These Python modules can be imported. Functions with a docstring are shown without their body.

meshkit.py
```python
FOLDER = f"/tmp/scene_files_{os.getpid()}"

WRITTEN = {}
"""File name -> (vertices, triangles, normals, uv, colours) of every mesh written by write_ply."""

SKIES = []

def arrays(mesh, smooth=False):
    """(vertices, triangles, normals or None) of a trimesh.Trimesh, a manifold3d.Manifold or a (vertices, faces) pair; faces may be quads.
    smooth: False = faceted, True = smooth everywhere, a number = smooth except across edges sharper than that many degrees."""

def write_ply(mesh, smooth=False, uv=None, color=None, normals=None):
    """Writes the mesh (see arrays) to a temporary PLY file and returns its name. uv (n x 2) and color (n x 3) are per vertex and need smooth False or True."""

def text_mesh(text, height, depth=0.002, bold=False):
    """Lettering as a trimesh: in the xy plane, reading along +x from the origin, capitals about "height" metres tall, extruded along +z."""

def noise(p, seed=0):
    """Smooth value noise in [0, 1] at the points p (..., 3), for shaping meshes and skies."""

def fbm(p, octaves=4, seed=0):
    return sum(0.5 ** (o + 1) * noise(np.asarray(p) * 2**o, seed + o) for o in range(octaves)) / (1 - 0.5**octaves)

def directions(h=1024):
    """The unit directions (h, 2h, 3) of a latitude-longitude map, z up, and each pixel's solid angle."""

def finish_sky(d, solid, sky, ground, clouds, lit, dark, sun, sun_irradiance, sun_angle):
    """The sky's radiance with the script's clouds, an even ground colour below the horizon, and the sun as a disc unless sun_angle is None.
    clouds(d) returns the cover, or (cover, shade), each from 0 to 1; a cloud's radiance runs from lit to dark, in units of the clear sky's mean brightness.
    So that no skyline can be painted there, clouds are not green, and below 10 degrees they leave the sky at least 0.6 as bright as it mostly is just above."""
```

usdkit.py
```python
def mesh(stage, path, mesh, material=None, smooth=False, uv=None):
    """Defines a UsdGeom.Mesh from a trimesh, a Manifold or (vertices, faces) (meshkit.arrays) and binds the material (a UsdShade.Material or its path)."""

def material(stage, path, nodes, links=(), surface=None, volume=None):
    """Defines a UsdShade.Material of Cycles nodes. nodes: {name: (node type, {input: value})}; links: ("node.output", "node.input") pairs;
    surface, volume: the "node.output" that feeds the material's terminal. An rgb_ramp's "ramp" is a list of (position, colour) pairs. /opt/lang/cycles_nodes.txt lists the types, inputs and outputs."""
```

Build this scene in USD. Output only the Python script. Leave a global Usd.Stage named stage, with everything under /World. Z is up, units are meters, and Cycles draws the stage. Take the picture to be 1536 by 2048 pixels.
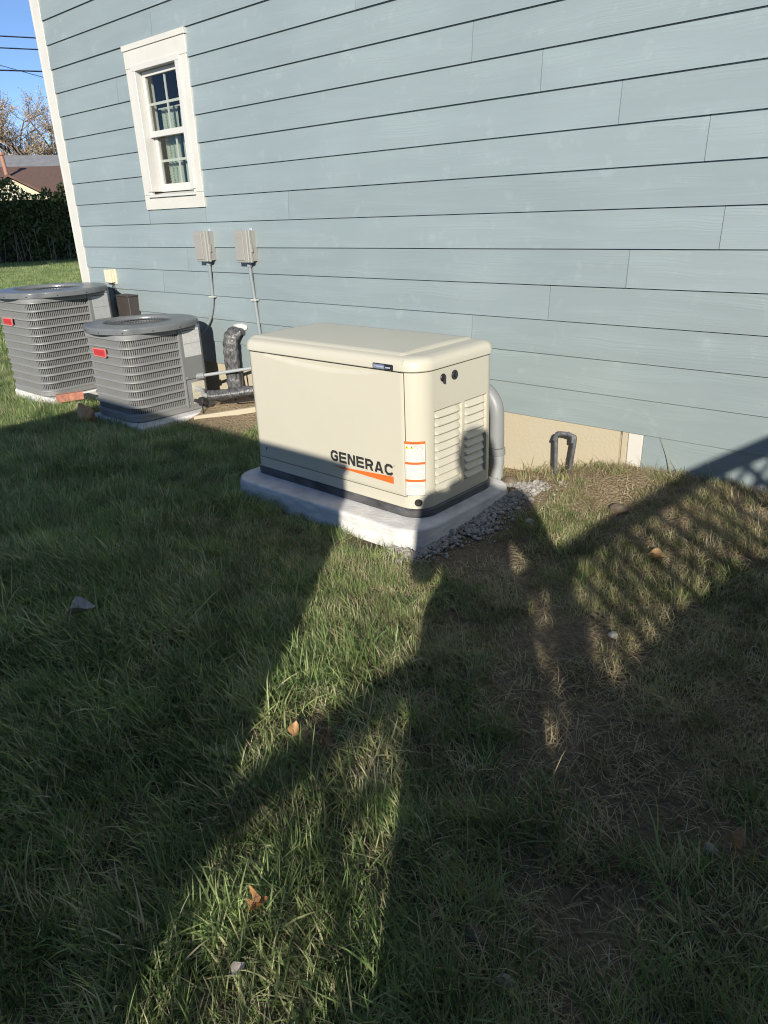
import math
import numpy as np
import trimesh
import manifold3d as m3
import shapely.geometry as sg
from shapely import affinity
from shapely.ops import unary_union
from pxr import Usd, UsdGeom, UsdLux, UsdShade, Gf, Sdf, Vt
import usdkit
import meshkit

stage = Usd.Stage.CreateInMemory()
UsdGeom.SetStageUpAxis(stage, UsdGeom.Tokens.z)
UsdGeom.Xform.Define(stage, '/World')
UsdGeom.Scope.Define(stage, '/World/Looks')
RNG = np.random.default_rng(7)

# ------------------------------------------------------------------ camera, sky, sun
CAM = np.array([0.0, -3.53, 1.46])
R = np.array([0.74505815, 0.66586061, -0.03896161])
U = np.array([-0.22985247, 0.31114886, 0.92214653])
F = np.array([-0.62614391, 0.67809736, -0.3848737])
cam = UsdGeom.Camera.Define(stage, '/World/camera')
mat = Gf.Matrix4d(1)
for i, v in enumerate((R, U, -F)):
    mat.SetRow(i, Gf.Vec4d(*v, 0))
mat.SetRow(3, Gf.Vec4d(*CAM, 1))
cam.AddTransformOp().Set(mat)
cam.CreateHorizontalApertureAttr(36.0)
cam.CreateVerticalApertureAttr(48.0)
cam.CreateFocalLengthAttr(36.0 * 1457.54 / 1536)
cam.CreateClippingRangeAttr(Gf.Vec2f(0.05, 2000))
cam.CreateExposureAttr(0.45)

SUN = np.array([0.70, -1.0, 0.47])
SUN /= np.linalg.norm(SUN)
usdkit.material(stage, '/World/Looks/sky_light', {
    'sky': ('sky_texture', {'sky_type': 'single_scattering', 'sun_disc': False, 'sun_elevation': float(math.asin(SUN[2])),
                            'sun_rotation': float(math.atan2(SUN[0], SUN[1])), 'air_density': 0.52, 'aerosol_density': 0.12, 'ozone_density': 3.0}),
    'bg': ('background_shader', {'strength': 0.126})}, [('sky.color', 'bg.color')], surface='bg.background')
dome = UsdLux.DomeLight.Define(stage, '/World/sky')
dome.GetPrim().SetCustomDataByKey('kind', 'structure')
UsdShade.MaterialBindingAPI.Apply(dome.GetPrim()).Bind(UsdShade.Material.Get(stage, '/World/Looks/sky_light'))
sun = UsdLux.DistantLight.Define(stage, '/World/sun')
sun.CreateIntensityAttr(1.25)
sun.CreateAngleAttr(0.53)
sun.CreateNormalizeAttr(True)
sun.CreateColorAttr(Gf.Vec3f(1.0, 0.93, 0.82))
z = SUN
x = np.cross([0, 0, 1.0], z); x /= np.linalg.norm(x)
y = np.cross(z, x)
m = Gf.Matrix4d(1)
for i, v in enumerate((x, y, z)):
    m.SetRow(i, Gf.Vec4d(*v, 0))
sun.AddTransformOp().Set(m)

# ------------------------------------------------------------------ helpers
used = {}


def numbered(path):
    n = used.get(path, 0)
    used[path] = n + 1
    return path if n == 0 else f'{path}_{n:03d}'


def thing(name, label, cat, loc=(0, 0, 0), group=None):
    xf = UsdGeom.Xform.Define(stage, numbered('/World/' + name))
    xf.AddTranslateOp().Set(Gf.Vec3d(*map(float, loc)))
    p = xf.GetPrim()
    p.SetCustomDataByKey('label', label)
    p.SetCustomDataByKey('category', cat)
    if group:
        p.SetCustomDataByKey('group', group)
    return p


def origin(prim):
    return np.array(UsdGeom.XformCache().GetLocalToWorldTransform(prim).ExtractTranslation())


def cat_meshes(ms):
    vs, fs, n = [], [], 0
    for mm in ms:
        v, f, _ = meshkit.arrays(mm)
        vs.append(v); fs.append(f + n); n += len(v)
    return np.vstack(vs), np.vstack(fs)


def part(parent, name, mesh, material, smooth=35, label=None, kind=None, world=True):
    """One mesh under parent (a prim); the mesh is given in world coordinates."""
    if isinstance(mesh, list):
        mesh = cat_meshes(mesh)
    v, f, _ = meshkit.arrays(mesh)
    o = origin(parent) if world else 0
    p = usdkit.mesh(stage, numbered(f'{parent.GetPath()}/{name}'), (v - o, f), M[material], smooth=smooth).GetPrim()
    if label:
        p.SetCustomDataByKey('label', label)
    if kind:
        p.SetCustomDataByKey('kind', kind)
    return p


def top(name, mesh, material, label=None, cat=None, group=None, kind=None, smooth=35):
    if isinstance(mesh, list):
        mesh = cat_meshes(mesh)
    p = usdkit.mesh(stage, numbered('/World/' + name), mesh, M[material], smooth=smooth).GetPrim()
    for k, v in (('label', label), ('category', cat), ('group', group), ('kind', kind)):
        if v:
            p.SetCustomDataByKey(k, v)
    return p


def box(x0, x1, y0, y1, z0, z1, c=0.0):
    """Box, its edges chamfered by c."""
    if c <= 0:
        b = trimesh.creation.box([x1 - x0, y1 - y0, z1 - z0])
        b.apply_translation([(x0 + x1) / 2, (y0 + y1) / 2, (z0 + z1) / 2])
        return np.array(b.vertices), np.array(b.faces)
    pts = []
    for sx in (0, 1):
        for sy in (0, 1):
            for sz in (0, 1):
                p = np.array([x1 if sx else x0, y1 if sy else y0, z1 if sz else z0])
                d = np.array([-1 if sx else 1, -1 if sy else 1, -1 if sz else 1]) * c
                pts += [p + d * [0, 1, 1], p + d * [1, 0, 1], p + d * [1, 1, 0]]
    h = trimesh.convex.convex_hull(np.array(pts))
    return np.array(h.vertices), np.array(h.faces)


def hull(pts):
    h = trimesh.convex.convex_hull(np.asarray(pts, float))
    return np.array(h.vertices), np.array(h.faces)


def tube(pts, r, n=10, cap=True):
    p = np.asarray(pts, float)
    r = np.broadcast_to(r, (len(p),)).astype(float)
    t = np.gradient(p, axis=0)
    t /= np.linalg.norm(t, axis=1, keepdims=True) + 1e-12
    a = np.cross(t[0], [0, 0, 1.0] if abs(t[0][2]) < .9 else [1.0, 0, 0]); a /= np.linalg.norm(a)
    vs = []
    ang = np.arange(n) * 2 * np.pi / n
    for i in range(len(p)):
        a = a - t[i] * (a @ t[i]); a /= np.linalg.norm(a) + 1e-12
        b = np.cross(t[i], a)
        vs.append(p[i] + r[i] * (np.cos(ang)[:, None] * a + np.sin(ang)[:, None] * b))
    v = np.vstack(vs)
    f = []
    for i in range(len(p) - 1):
        for j in range(n):
            q = [i * n + j, i * n + (j + 1) % n, (i + 1) * n + (j + 1) % n, (i + 1) * n + j]
            f += [[q[0], q[1], q[2]], [q[0], q[2], q[3]]]
    if cap:
        for base, flip in ((0, True), ((len(p) - 1) * n, False)):
            for j in range(1, n - 1):
                tri = [base, base + j, base + j + 1]
                f.append(tri[::-1] if flip else tri)
    return v, np.array(f)


def bez(pts, n=8):
    """Smooth curve through the points (Catmull-Rom)."""
    p = np.asarray(pts, float)
    p = np.vstack([2 * p[0] - p[1], p, 2 * p[-1] - p[-2]])
    out = []
    for i in range(1, len(p) - 2):
        for t in np.linspace(0, 1, n, endpoint=False):
            out.append(.5 * (2 * p[i] + (p[i + 1] - p[i - 1]) * t + (2 * p[i - 1] - 5 * p[i] + 4 * p[i + 1] - p[i + 2]) * t * t
                             + (3 * p[i] - p[i - 1] - 3 * p[i + 1] + p[i + 2]) * t ** 3))
    out.append(p[-2])
    return np.array(out)


def rrect(hx, hy, r, n=8, cx=0, cy=0):
    """Rounded rectangle outline; r may be four radii, from (+x,+y) counter-clockwise."""
    r = np.broadcast_to(r, (4,))
    out = []
    for k, (sx, sy) in enumerate([(1, 1), (-1, 1), (-1, -1), (1, -1)]):
        a = np.linspace(0, np.pi / 2, n) + k * np.pi / 2
        out.append(np.c_[cx + sx * (hx - r[k]) + r[k] * np.cos(a), cy + sy * (hy - r[k]) + r[k] * np.sin(a)])
    return np.vstack(out)


def loft(rings, cap0=True, cap1=True):
    """Joins closed rings (n x 3 each, counter-clockwise seen from above, going up)."""
    n = len(rings[0])
    v = np.vstack(rings)
    f = []
    for i in range(len(rings) - 1):
        a = i * n + np.arange(n); b = i * n + (np.arange(n) + 1) % n
        f += [np.c_[a, b, b + n], np.c_[a, b + n, a + n]]
    for on, base, flip in ((cap0, 0, True), (cap1, (len(rings) - 1) * n, False)):
        if on:
            c = len(v)
            v = np.vstack([v, v[base:base + n].mean(0)])
            a = base + np.arange(n); b = base + (np.arange(n) + 1) % n
            tri = np.c_[np.full(n, c), a, b]
            f.append(tri[:, ::-1] if flip else tri)
    return v, np.vstack(f)


def lift(xy, z):
    return np.c_[xy, np.full(len(xy), z)]


def extrude(poly, depth):
    gs = getattr(poly, 'geoms', [poly])
    t = trimesh.util.concatenate([trimesh.creation.extrude_polygon(g, depth, engine='earcut') for g in gs])
    return np.array(t.vertices), np.array(t.faces)


def on_front(mesh, x, y, zz):
    """A mesh drawn in the xy plane, set upright facing -y with its back at y."""
    v, f, _ = meshkit.arrays(mesh)
    return np.c_[v[:, 0] + x, y - v[:, 2], v[:, 1] + zz], f


def on_right(mesh, x, y, zz):
    """The same, facing +x."""
    v, f, _ = meshkit.arrays(mesh)
    return np.c_[x + v[:, 2], v[:, 0] + y, v[:, 1] + zz], f


def text(s, h, depth=.0006, bold=False):
    t = meshkit.text_mesh(s, h, depth, bold)
    return np.array(t.vertices), np.array(t.faces)


def sstep(t):
    t = np.clip(t, 0, 1)
    return t * t * (3 - 2 * t)


# ------------------------------------------------------------------ materials
M = {}
# a white wall in full sun sits just under the top of the scale
ALB = dict.fromkeys(['white_paint', 'white_vinyl', 'cream_paint', 'cream_dark', 'box_grey', 'pvc_grey', 'pvc_light', 'flex_grey', 'ivory', 'label_white', 'paper', 'paper_yellow',
                     'foam_white', 'orange', 'red_badge', 'red_badge_edge', 'curtain', 'leaf_orange'], .80)
ALB['foundation'] = .74
ALB.update(pvc_grey=.60, pvc_light=.60, flex_grey=.70, box_grey=.66)


def plain(name, col, rough=.5, metal=0., var=.08, vscale=6., bump=0., bscale=200., spec=.5, col2=None, detail=4, stretch=(1, 1, 1), bdist=.002, coat=0.):
    """Principled surface whose colour drifts a little with position, with fine relief."""
    col = np.array(col) * ALB.get(name, 1.)
    c2 = np.array(col2) if col2 is not None else np.array(col) * (1 - var * 2)
    c1 = np.array(col) * (1 + (0 if col2 is not None else var * .6))
    nodes = {'g': ('geometry', {}), 'oi': ('object_info', {}), 'off': ('vector_math', {'math_type': 'scale', 'vector1': (37., 11., 23.)}),
             'add': ('vector_math', {'math_type': 'add'}), 'mp': ('mapping', {'scale': stretch}),
             'n': ('noise_texture', {'scale': vscale, 'detail': detail, 'roughness': .6}),
             'r': ('rgb_ramp', {'ramp': [(.3, c2), (.7, c1)]}),
             'p': ('principled_bsdf', {'roughness': rough, 'metallic': metal, 'specular_ior_level': spec, 'coat_weight': coat})}
    links = [('g.position', 'add.vector1'), ('oi.random', 'off.scale'), ('off.vector', 'add.vector2'), ('add.vector', 'mp.vector'),
             ('mp.vector', 'n.vector'), ('n.fac', 'r.fac'), ('r.color', 'p.base_color')]
    if bump:
        nodes['bn'] = ('noise_texture', {'scale': bscale, 'detail': 3})
        nodes['b'] = ('bump', {'strength': bump, 'distance': bdist})
        links += [('mp.vector', 'bn.vector'), ('bn.fac', 'b.height'), ('b.normal', 'p.normal')]
    M[name] = usdkit.material(stage, '/World/Looks/' + name, nodes, links, surface='p.BSDF')


plain('white_paint', (.68, .665, .60), .45, var=.03, bump=.15, bscale=60)
plain('white_vinyl', (.66, .65, .60), .35, var=.02)
plain('cream_paint', (.63, .60, .488), .34, var=.012, vscale=3, bump=.05, bscale=900, bdist=.0006)
plain('cream_dark', (.42, .39, .30), .5, var=.02)
plain('seam_black', (.013, .012, .010), .7)
plain('black_plastic', (.022, .022, .024), .38, var=.2, bump=.1, bscale=80)
plain('skirt_black', (.02, .02, .022), .42, col2=(.12, .12, .125), vscale=7, stretch=(1, 1, 2.2), detail=7)
plain('concrete', (.70, .685, .65), .85, col2=(.46, .455, .445), vscale=9, bump=.6, bscale=45, detail=9, stretch=(1, 1, 5.), bdist=.005)
plain('foundation', (.55, .495, .37), .9, col2=(.42, .36, .25), vscale=4, bump=.5, bscale=90, detail=9, bdist=.005)
plain('brick', (.47, .20, .135), .9, var=.18, vscale=30, bump=.5, bscale=150, bdist=.003)
plain('ac_grey', (.225, .23, .225), .42, var=.05, vscale=4, bump=.05, bscale=400, bdist=.0008)
plain('ac_panel', (.175, .185, .18), .42, var=.05, vscale=4, bump=.05, bscale=400, bdist=.0008)
plain('ac_lid', (.135, .145, .148), .32, var=.06, vscale=5, bump=.05, bscale=400, bdist=.0008)
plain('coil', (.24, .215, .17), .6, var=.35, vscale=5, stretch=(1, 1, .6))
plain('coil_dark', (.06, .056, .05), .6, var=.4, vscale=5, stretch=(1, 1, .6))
plain('guard_grey', (.075, .08, .085), .45)
plain('dark_inside', (.012, .012, .013), .8)
plain('red_badge', (.58, .05, .055), .35, var=.03)
plain('red_badge_edge', (.72, .25, .22), .35, var=.03)
plain('red_letters', (.42, .04, .045), .4)
plain('paper', (.62, .62, .60), .6, var=.06, vscale=40)
plain('paper_grey', (.34, .35, .35), .6, var=.06, vscale=40)
plain('paper_yellow', (.66, .62, .47), .6, var=.05, vscale=30)
plain('label_white', (.80, .78, .72), .5, var=.02)
plain('ink', (.03, .03, .03), .5)
plain('ink_grey', (.33, .33, .33), .6)
plain('orange', (.80, .17, .03), .45, var=.02)
plain('orange_dark', (.55, .10, .03), .5)
plain('ink_brown', (.20, .05, .02), .5)
plain('warn_yellow', (.72, .55, .06), .5)
plain('warn_red', (.60, .22, .20), .5)
plain('badge_blue', (.16, .20, .29), .3, var=.08, vscale=30)
plain('badge_dark', (.02, .022, .032), .3)
plain('badge_silver', (.42, .45, .52), .3)
plain('box_grey', (.44, .43, .385), .5, var=.03, bump=.08, bscale=200)
plain('pvc_grey', (.36, .38, .385), .45, var=.03)
plain('pvc_light', (.50, .53, .53), .45, var=.03)
plain('flex_grey', (.33, .37, .375), .5, var=.03)
plain('pipe_dark', (.12, .125, .135), .4, var=.3, vscale=30)
plain('ivory', (.74, .68, .48), .45, var=.02)
plain('dark_brown', (.055, .046, .042), .5, var=.1)
plain('tape_black', (.13, .13, .13), .38, col2=(.010, .010, .012), vscale=34, stretch=(1.6, 1.6, .8), detail=8, bump=.6, bscale=45, bdist=.008)
plain('cable_black', (.02, .02, .022), .5)
plain('foam_white', (.75, .74, .70), .8, bump=.6, bscale=60, bdist=.006)
plain('brass_dark', (.05, .05, .052), .4)
plain('curtain', (.40, .45, .37), .9, var=.05, vscale=20)
plain('curtain_lace', (.16, .19, .15), .9)
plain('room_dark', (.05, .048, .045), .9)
plain('leaf_tan', (.42, .25, .11), .55, var=.2, vscale=60)
plain('leaf_orange', (.55, .26, .09), .55, var=.15, vscale=60)
plain('leaf_pale', (.50, .44, .38), .6, var=.15, vscale=60)
plain('leaf_green', (.20, .26, .08), .55, var=.15, vscale=60)
plain('stone', (.40, .38, .345), .9, col2=(.17, .155, .13), vscale=38, bump=.4, bscale=120)
plain('clod', (.17, .13, .09), .95, var=.2, vscale=30, bump=.6, bscale=90, bdist=.004)
plain('stone_pale', (.31, .29, .26), .85, var=.15, vscale=30)
plain('bark', (.16, .125, .095), .9, var=.2, vscale=3)
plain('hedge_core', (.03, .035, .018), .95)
plain('twig', (.34, .25, .17), .9, var=.3, vscale=.6)
plain('roof_brown', (.165, .10, .075), .9, col2=(.11, .066, .05), vscale=7, stretch=(1, 1, 5), detail=6)
plain('roof_grey', (.20, .205, .215), .85, var=.1, vscale=3)
plain('vent_red', (.36, .18, .12), .7)
plain('wire', (.02, .03, .055), .6)
plain('wood_fence', (.33, .23, .14), .85, var=.15, vscale=3, stretch=(6, 6, 1))
plain('shed_paint', (.34, .34, .32), .6, var=.05)
plain('skin', (.45, .28, .20), .5)
plain('cloth_blue', (.05, .07, .12), .9)
plain('cloth_dark', (.03, .03, .035), .9)
plain('phone_black', (.015, .015, .017), .25)

# lap siding: paint over embossed wood grain, chalky scuffs here and there
usd_nodes = {
    'g': ('geometry', {}), 'oi': ('object_info', {}), 'off': ('vector_math', {'math_type': 'scale', 'vector1': (41., 0., 29.)}),
    'add': ('vector_math', {'math_type': 'add'}),
    'warp': ('noise_texture', {'scale': 1.6, 'detail': 2}), 'ws': ('vector_math', {'math_type': 'scale', 'scale': .09}), 'wadd': ('vector_math', {'math_type': 'add'}),
    'mg': ('mapping', {'scale': (1.1, 1, 62.)}), 'grain': ('noise_texture', {'scale': 1.8, 'detail': 3, 'roughness': .55}),
    'mk': ('mapping', {'scale': (.8, 1, 5.)}), 'mask': ('noise_texture', {'scale': 2.2, 'detail': 1}), 'mr': ('map_range', {'from_min': .42, 'from_max': .66, 'to_min': .1, 'to_max': 1., 'clamp': True}),
    'hm': ('math', {'math_type': 'multiply'}),
    'b': ('bump', {'strength': .8, 'distance': .0035}),
    'gt': ('map_range', {'from_min': .05, 'from_max': .5, 'to_min': .975, 'to_max': 1.03}), 'gm': ('hsv', {}),
    'sm': ('noise_texture', {'scale': 9., 'detail': 5, 'roughness': .65}), 'sr': ('map_range', {'from_min': .58, 'from_max': .80, 'to_min': 0., 'to_max': .30, 'clamp': True}),
    'big': ('noise_texture', {'scale': 1.1, 'detail': 2}),
    'base': ('rgb_ramp', {'ramp': [(.3, (.212, .259, .265)), (.7, (.240, .290, .294))]}),
    'scuff': ('mix', {'color2': (.40, .45, .445)}),
    'tone': ('map_range', {'from_min': 0., 'from_max': 1., 'to_min': .96, 'to_max': 1.04}),
    'tn': ('hsv', {}),
    'p': ('principled_bsdf', {'roughness': .46, 'specular_ior_level': 1.0})}
M['siding'] = usdkit.material(stage, '/World/Looks/siding', usd_nodes, [
    ('g.position', 'add.vector1'), ('oi.random', 'off.scale'), ('off.vector', 'add.vector2'),
    ('add.vector', 'warp.vector'), ('warp.color', 'ws.vector1'), ('add.vector', 'wadd.vector1'), ('ws.vector', 'wadd.vector2'),
    ('wadd.vector', 'mg.vector'), ('mg.vector', 'grain.vector'), ('add.vector', 'mk.vector'), ('mk.vector', 'mask.vector'), ('mask.fac', 'mr.value'),
    ('grain.fac', 'hm.value1'), ('mr.result', 'hm.value2'), ('hm.value', 'b.height'), ('b.normal', 'p.normal'),
    ('g.position', 'sm.vector'), ('sm.fac', 'sr.value'), ('g.position', 'big.vector'), ('big.fac', 'base.fac'),
    ('base.color', 'scuff.color1'), ('sr.result', 'scuff.fac'), ('oi.random', 'tone.value'), ('tone.result', 'tn.value'),
    ('scuff.color', 'tn.color'), ('hm.value', 'gt.value'), ('gt.result', 'gm.value'), ('tn.color', 'gm.color'), ('gm.color', 'p.base_color')], surface='p.BSDF')

# glass pane
M['glass'] = usdkit.material(stage, '/World/Looks/glass', {
    't': ('transparent_bsdf', {'color': (.88, .93, .9)}), 'gl': ('glossy_bsdf', {'roughness': .02, 'color': (1, 1, 1)}), 'fr': ('fresnel', {'IOR': 1.5}),
    'mx': ('mix_closure', {})}, [('fr.fac', 'mx.fac'), ('t.BSDF', 'mx.closure1'), ('gl.BSDF', 'mx.closure2')], surface='mx.closure')

# soil
M['soil'] = usdkit.material(stage, '/World/Looks/soil', {
    'g': ('geometry', {}), 'n': ('noise_texture', {'scale': 2.2, 'detail': 8, 'roughness': .65}), 'n2': ('noise_texture', {'scale': 55., 'detail': 5, 'roughness': .7}),
    'r': ('rgb_ramp', {'ramp': [(.3, (.10, .085, .062)), (.5, (.17, .142, .10)), (.72, (.25, .208, .15))]}),
    'r2': ('rgb_ramp', {'ramp': [(.3, (.55, .52, .48)), (.7, (1.15, 1.12, 1.08))]}), 'mu': ('mix', {'mix_type': 'multiply', 'fac': 1.}),
    'sx': ('separate_xyz', {}), 'bank': ('map_range', {'from_min': -.85, 'from_max': -.30, 'to_min': 0., 'to_max': 1.7, 'clamp': True}), 'bm': ('math', {'math_type': 'multiply', 'use_clamp': True}), 'tan': ('mix', {'color2': (.36, .285, .19)}),
    'v': ('voronoi_texture', {'scale': 70.}), 'ad': ('math', {'math_type': 'add'}), 'b': ('bump', {'strength': .9, 'distance': .012}),
    'p': ('principled_bsdf', {'roughness': .95, 'specular_ior_level': .15})}, [
    ('g.position', 'n.vector'), ('g.position', 'n2.vector'), ('g.position', 'v.vector'), ('n.fac', 'r.fac'), ('n2.fac', 'r2.fac'), ('g.position', 'sx.vector'), ('sx.y', 'bank.value'), ('bank.result', 'bm.value1'), ('n.fac', 'bm.value2'), ('bm.value', 'tan.fac'), ('r.color', 'tan.color1'), ('tan.color', 'mu.color1'), ('r2.color', 'mu.color2'),
    ('mu.color', 'p.base_color'), ('n2.fac', 'ad.value1'), ('v.distance', 'ad.value2'), ('ad.value', 'b.height'), ('b.normal', 'p.normal')], surface='p.BSDF')


def blades(name, ramp, rough=.42, trans=.3, spec=.32):
    """Grass or leaves: each blade its own tone, light passing through."""
    M[name] = usdkit.material(stage, '/World/Looks/' + name, {
        'g': ('geometry', {}), 'oi': ('object_info', {}), 'a': ('math', {'math_type': 'add'}), 'fr': ('math', {'math_type': 'fraction'}),
        'n': ('noise_texture', {'scale': 5., 'detail': 3}), 'nm': ('map_range', {'from_min': .3, 'from_max': .7, 'to_min': .70, 'to_max': 1.25}),
        'r': ('rgb_ramp', {'ramp': ramp}), 'h': ('hsv', {}),
        'p': ('principled_bsdf', {'roughness': rough, 'specular_ior_level': spec}), 't': ('translucent_bsdf', {}), 'mx': ('mix_closure', {'fac': trans})}, [
        ('g.random_per_island', 'a.value1'), ('oi.random', 'a.value2'), ('a.value', 'fr.value1'), ('fr.value', 'r.fac'), ('r.color', 'h.color'),
        ('g.position', 'n.vector'), ('n.fac', 'nm.value'), ('nm.result', 'h.value'),
        ('h.color', 'p.base_color'), ('h.color', 't.color'), ('p.BSDF', 'mx.closure1'), ('t.BSDF', 'mx.closure2')], surface='mx.closure')


blades('grass_green', [(0, (.085, .155, .055)), (.35, (.20, .295, .095)), (.65, (.295, .385, .145)), (.86, (.40, .46, .20)), (.95, (.54, .53, .30)), (1, (.68, .62, .42))], trans=.38)
blades('grass_olive', [(0, (.17, .22, .08)), (.4, (.31, .35, .14)), (.65, (.42, .42, .22)), (1, (.62, .56, .37))], trans=.38)
blades('grass_dry', [(0, (.25, .20, .115)), (.4, (.38, .315, .185)), (.8, (.50, .425, .27)), (1, (.22, .20, .09))], trans=.2)
blades('leaf_hedge', [(0, (.06, .09, .03)), (.5, (.12, .155, .05)), (.85, (.19, .22, .07)), (1, (.27, .24, .11))])
blades('leaf_gold', [(0, (.22, .19, .04)), (1, (.30, .27, .08))])
blades('leaf_tree', [(0, (.04, .06, .02)), (1, (.09, .11, .035))])
blades('twig_tip', [(0, (.26, .19, .12)), (.5, (.42, .33, .20)), (1, (.55, .46, .28))], trans=.1)

# ------------------------------------------------------------------ ground
E_, Z0 = .178, 1.2355        # siding exposure and the height of row 0


def zline(k):
    return Z0 + E_ * k


def gz(x, y):
    x = np.asarray(x, float); y = np.asarray(y, float)
    h = .165 * sstep((x + 2.30) / .85) * sstep((y + 1.05) / 1.0)
    h = h + .12 * sstep((y + .75) / .75) * sstep((x + 5.1) / .4) * (1 - sstep((x + 3.6) / .5))
    h = h + .05 * sstep((x + 1.1) / .7) * sstep((y + 1.6) / 1.0) * sstep((-.25 - y) / .3)
    flat = np.clip(1 - np.hypot(np.maximum(np.abs(x + 2.6) - .7, 0), np.maximum(np.abs(y + .82) - .42, 0)) / .4, 0, 1)
    rough = (meshkit.fbm(np.stack([x * 2.1, y * 2.1, x * 0], -1), 4, 3) - .5) * .075
    near = np.clip(1 - np.hypot(x + 2, y + 2) / 12, .15, 1)
    return h + rough * (1 - .85 * flat) * near - .004


gx = np.concatenate([[-600, -300, -150, -80, -50, -36, -26, -20, -15, -12], np.arange(-9.5, 3.01, .045), [4, 6, 10, 20, 50, 150, 400]])
gy = np.concatenate([[-400, -150, -60, -25, -14, -9], np.arange(-6.0, .30, .045), [.6, 1.5, 4, 8, 14, 22, 35, 60, 120, 300, 600]])
GX, GY = np.meshgrid(gx, gy, indexing='ij')
GZ = gz(GX, GY)
nx, ny = GX.shape
idx = np.arange(nx * ny).reshape(nx, ny)
quads = np.stack([idx[:-1, :-1], idx[1:, :-1], idx[1:, 1:], idx[:-1, 1:]], -1).reshape(-1, 4)
top('ground', (np.c_[GX.ravel(), GY.ravel(), GZ.ravel()], quads), 'soil', kind='structure', smooth=True)

# ------------------------------------------------------------------ house
house = thing('house', 'two-storey-high wall of blue-grey lap siding with white corner board', 'house', (-4.0, 0, 0))
XL, XR = -6.90, 2.6
KTOP = 19
joints = {3: [-1.688], 2: [-1.281], 0: [-1.173], -1: [-5.247, -1.586], -2: [-5.64, -2.001], 4: [-2.10], 5: [-2.504], 1: [-3.992], 7: [-3.291], -3: [-2.494], 8: [-5.309],
          6: [-5.9, .1], 9: [-3.9, -.2], 10: [-5.0, -1.4], 11: [-2.9], -4: [-3.6, .3], -5: [-4.4, -.75]}
WX0, WX1, WZ0, WZ1 = -5.714, -4.918, 1.518, 2.646      # window casing, outside


def board(x0, x1, z0, ztop=None):
    """One lap board: its foot stands proud of the board below, its head is tucked under the one above."""
    zt = z0 + E_ + .022
    fr = 1.0 if ztop is None else (ztop - z0) / (zt - z0)
    w = RNG.normal(0, .0006)
    prof = np.array([(-.0235 + w, z0), (-.0150 + w, z0 + .0002), (-.0095, z0 + .007), (-.001, z0 + (zt - z0) * fr), (-.0228 + .0140 * fr, z0 + (zt - z0) * fr), (-.0228 + w, z0 + .0022)])
    n = len(prof)
    v = np.vstack([np.c_[np.full(n, xx), prof] for xx in (x0, x1)])
    f = []
    for i in range(n):
        j = (i + 1) % n
        f += [[i, n + i, n + j], [i, n + j, j]]
    for t in range(1, n - 1):
        f += [[0, t, t + 1], [n, n + t + 1, n + t]]
    return v, np.array(f)


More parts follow.
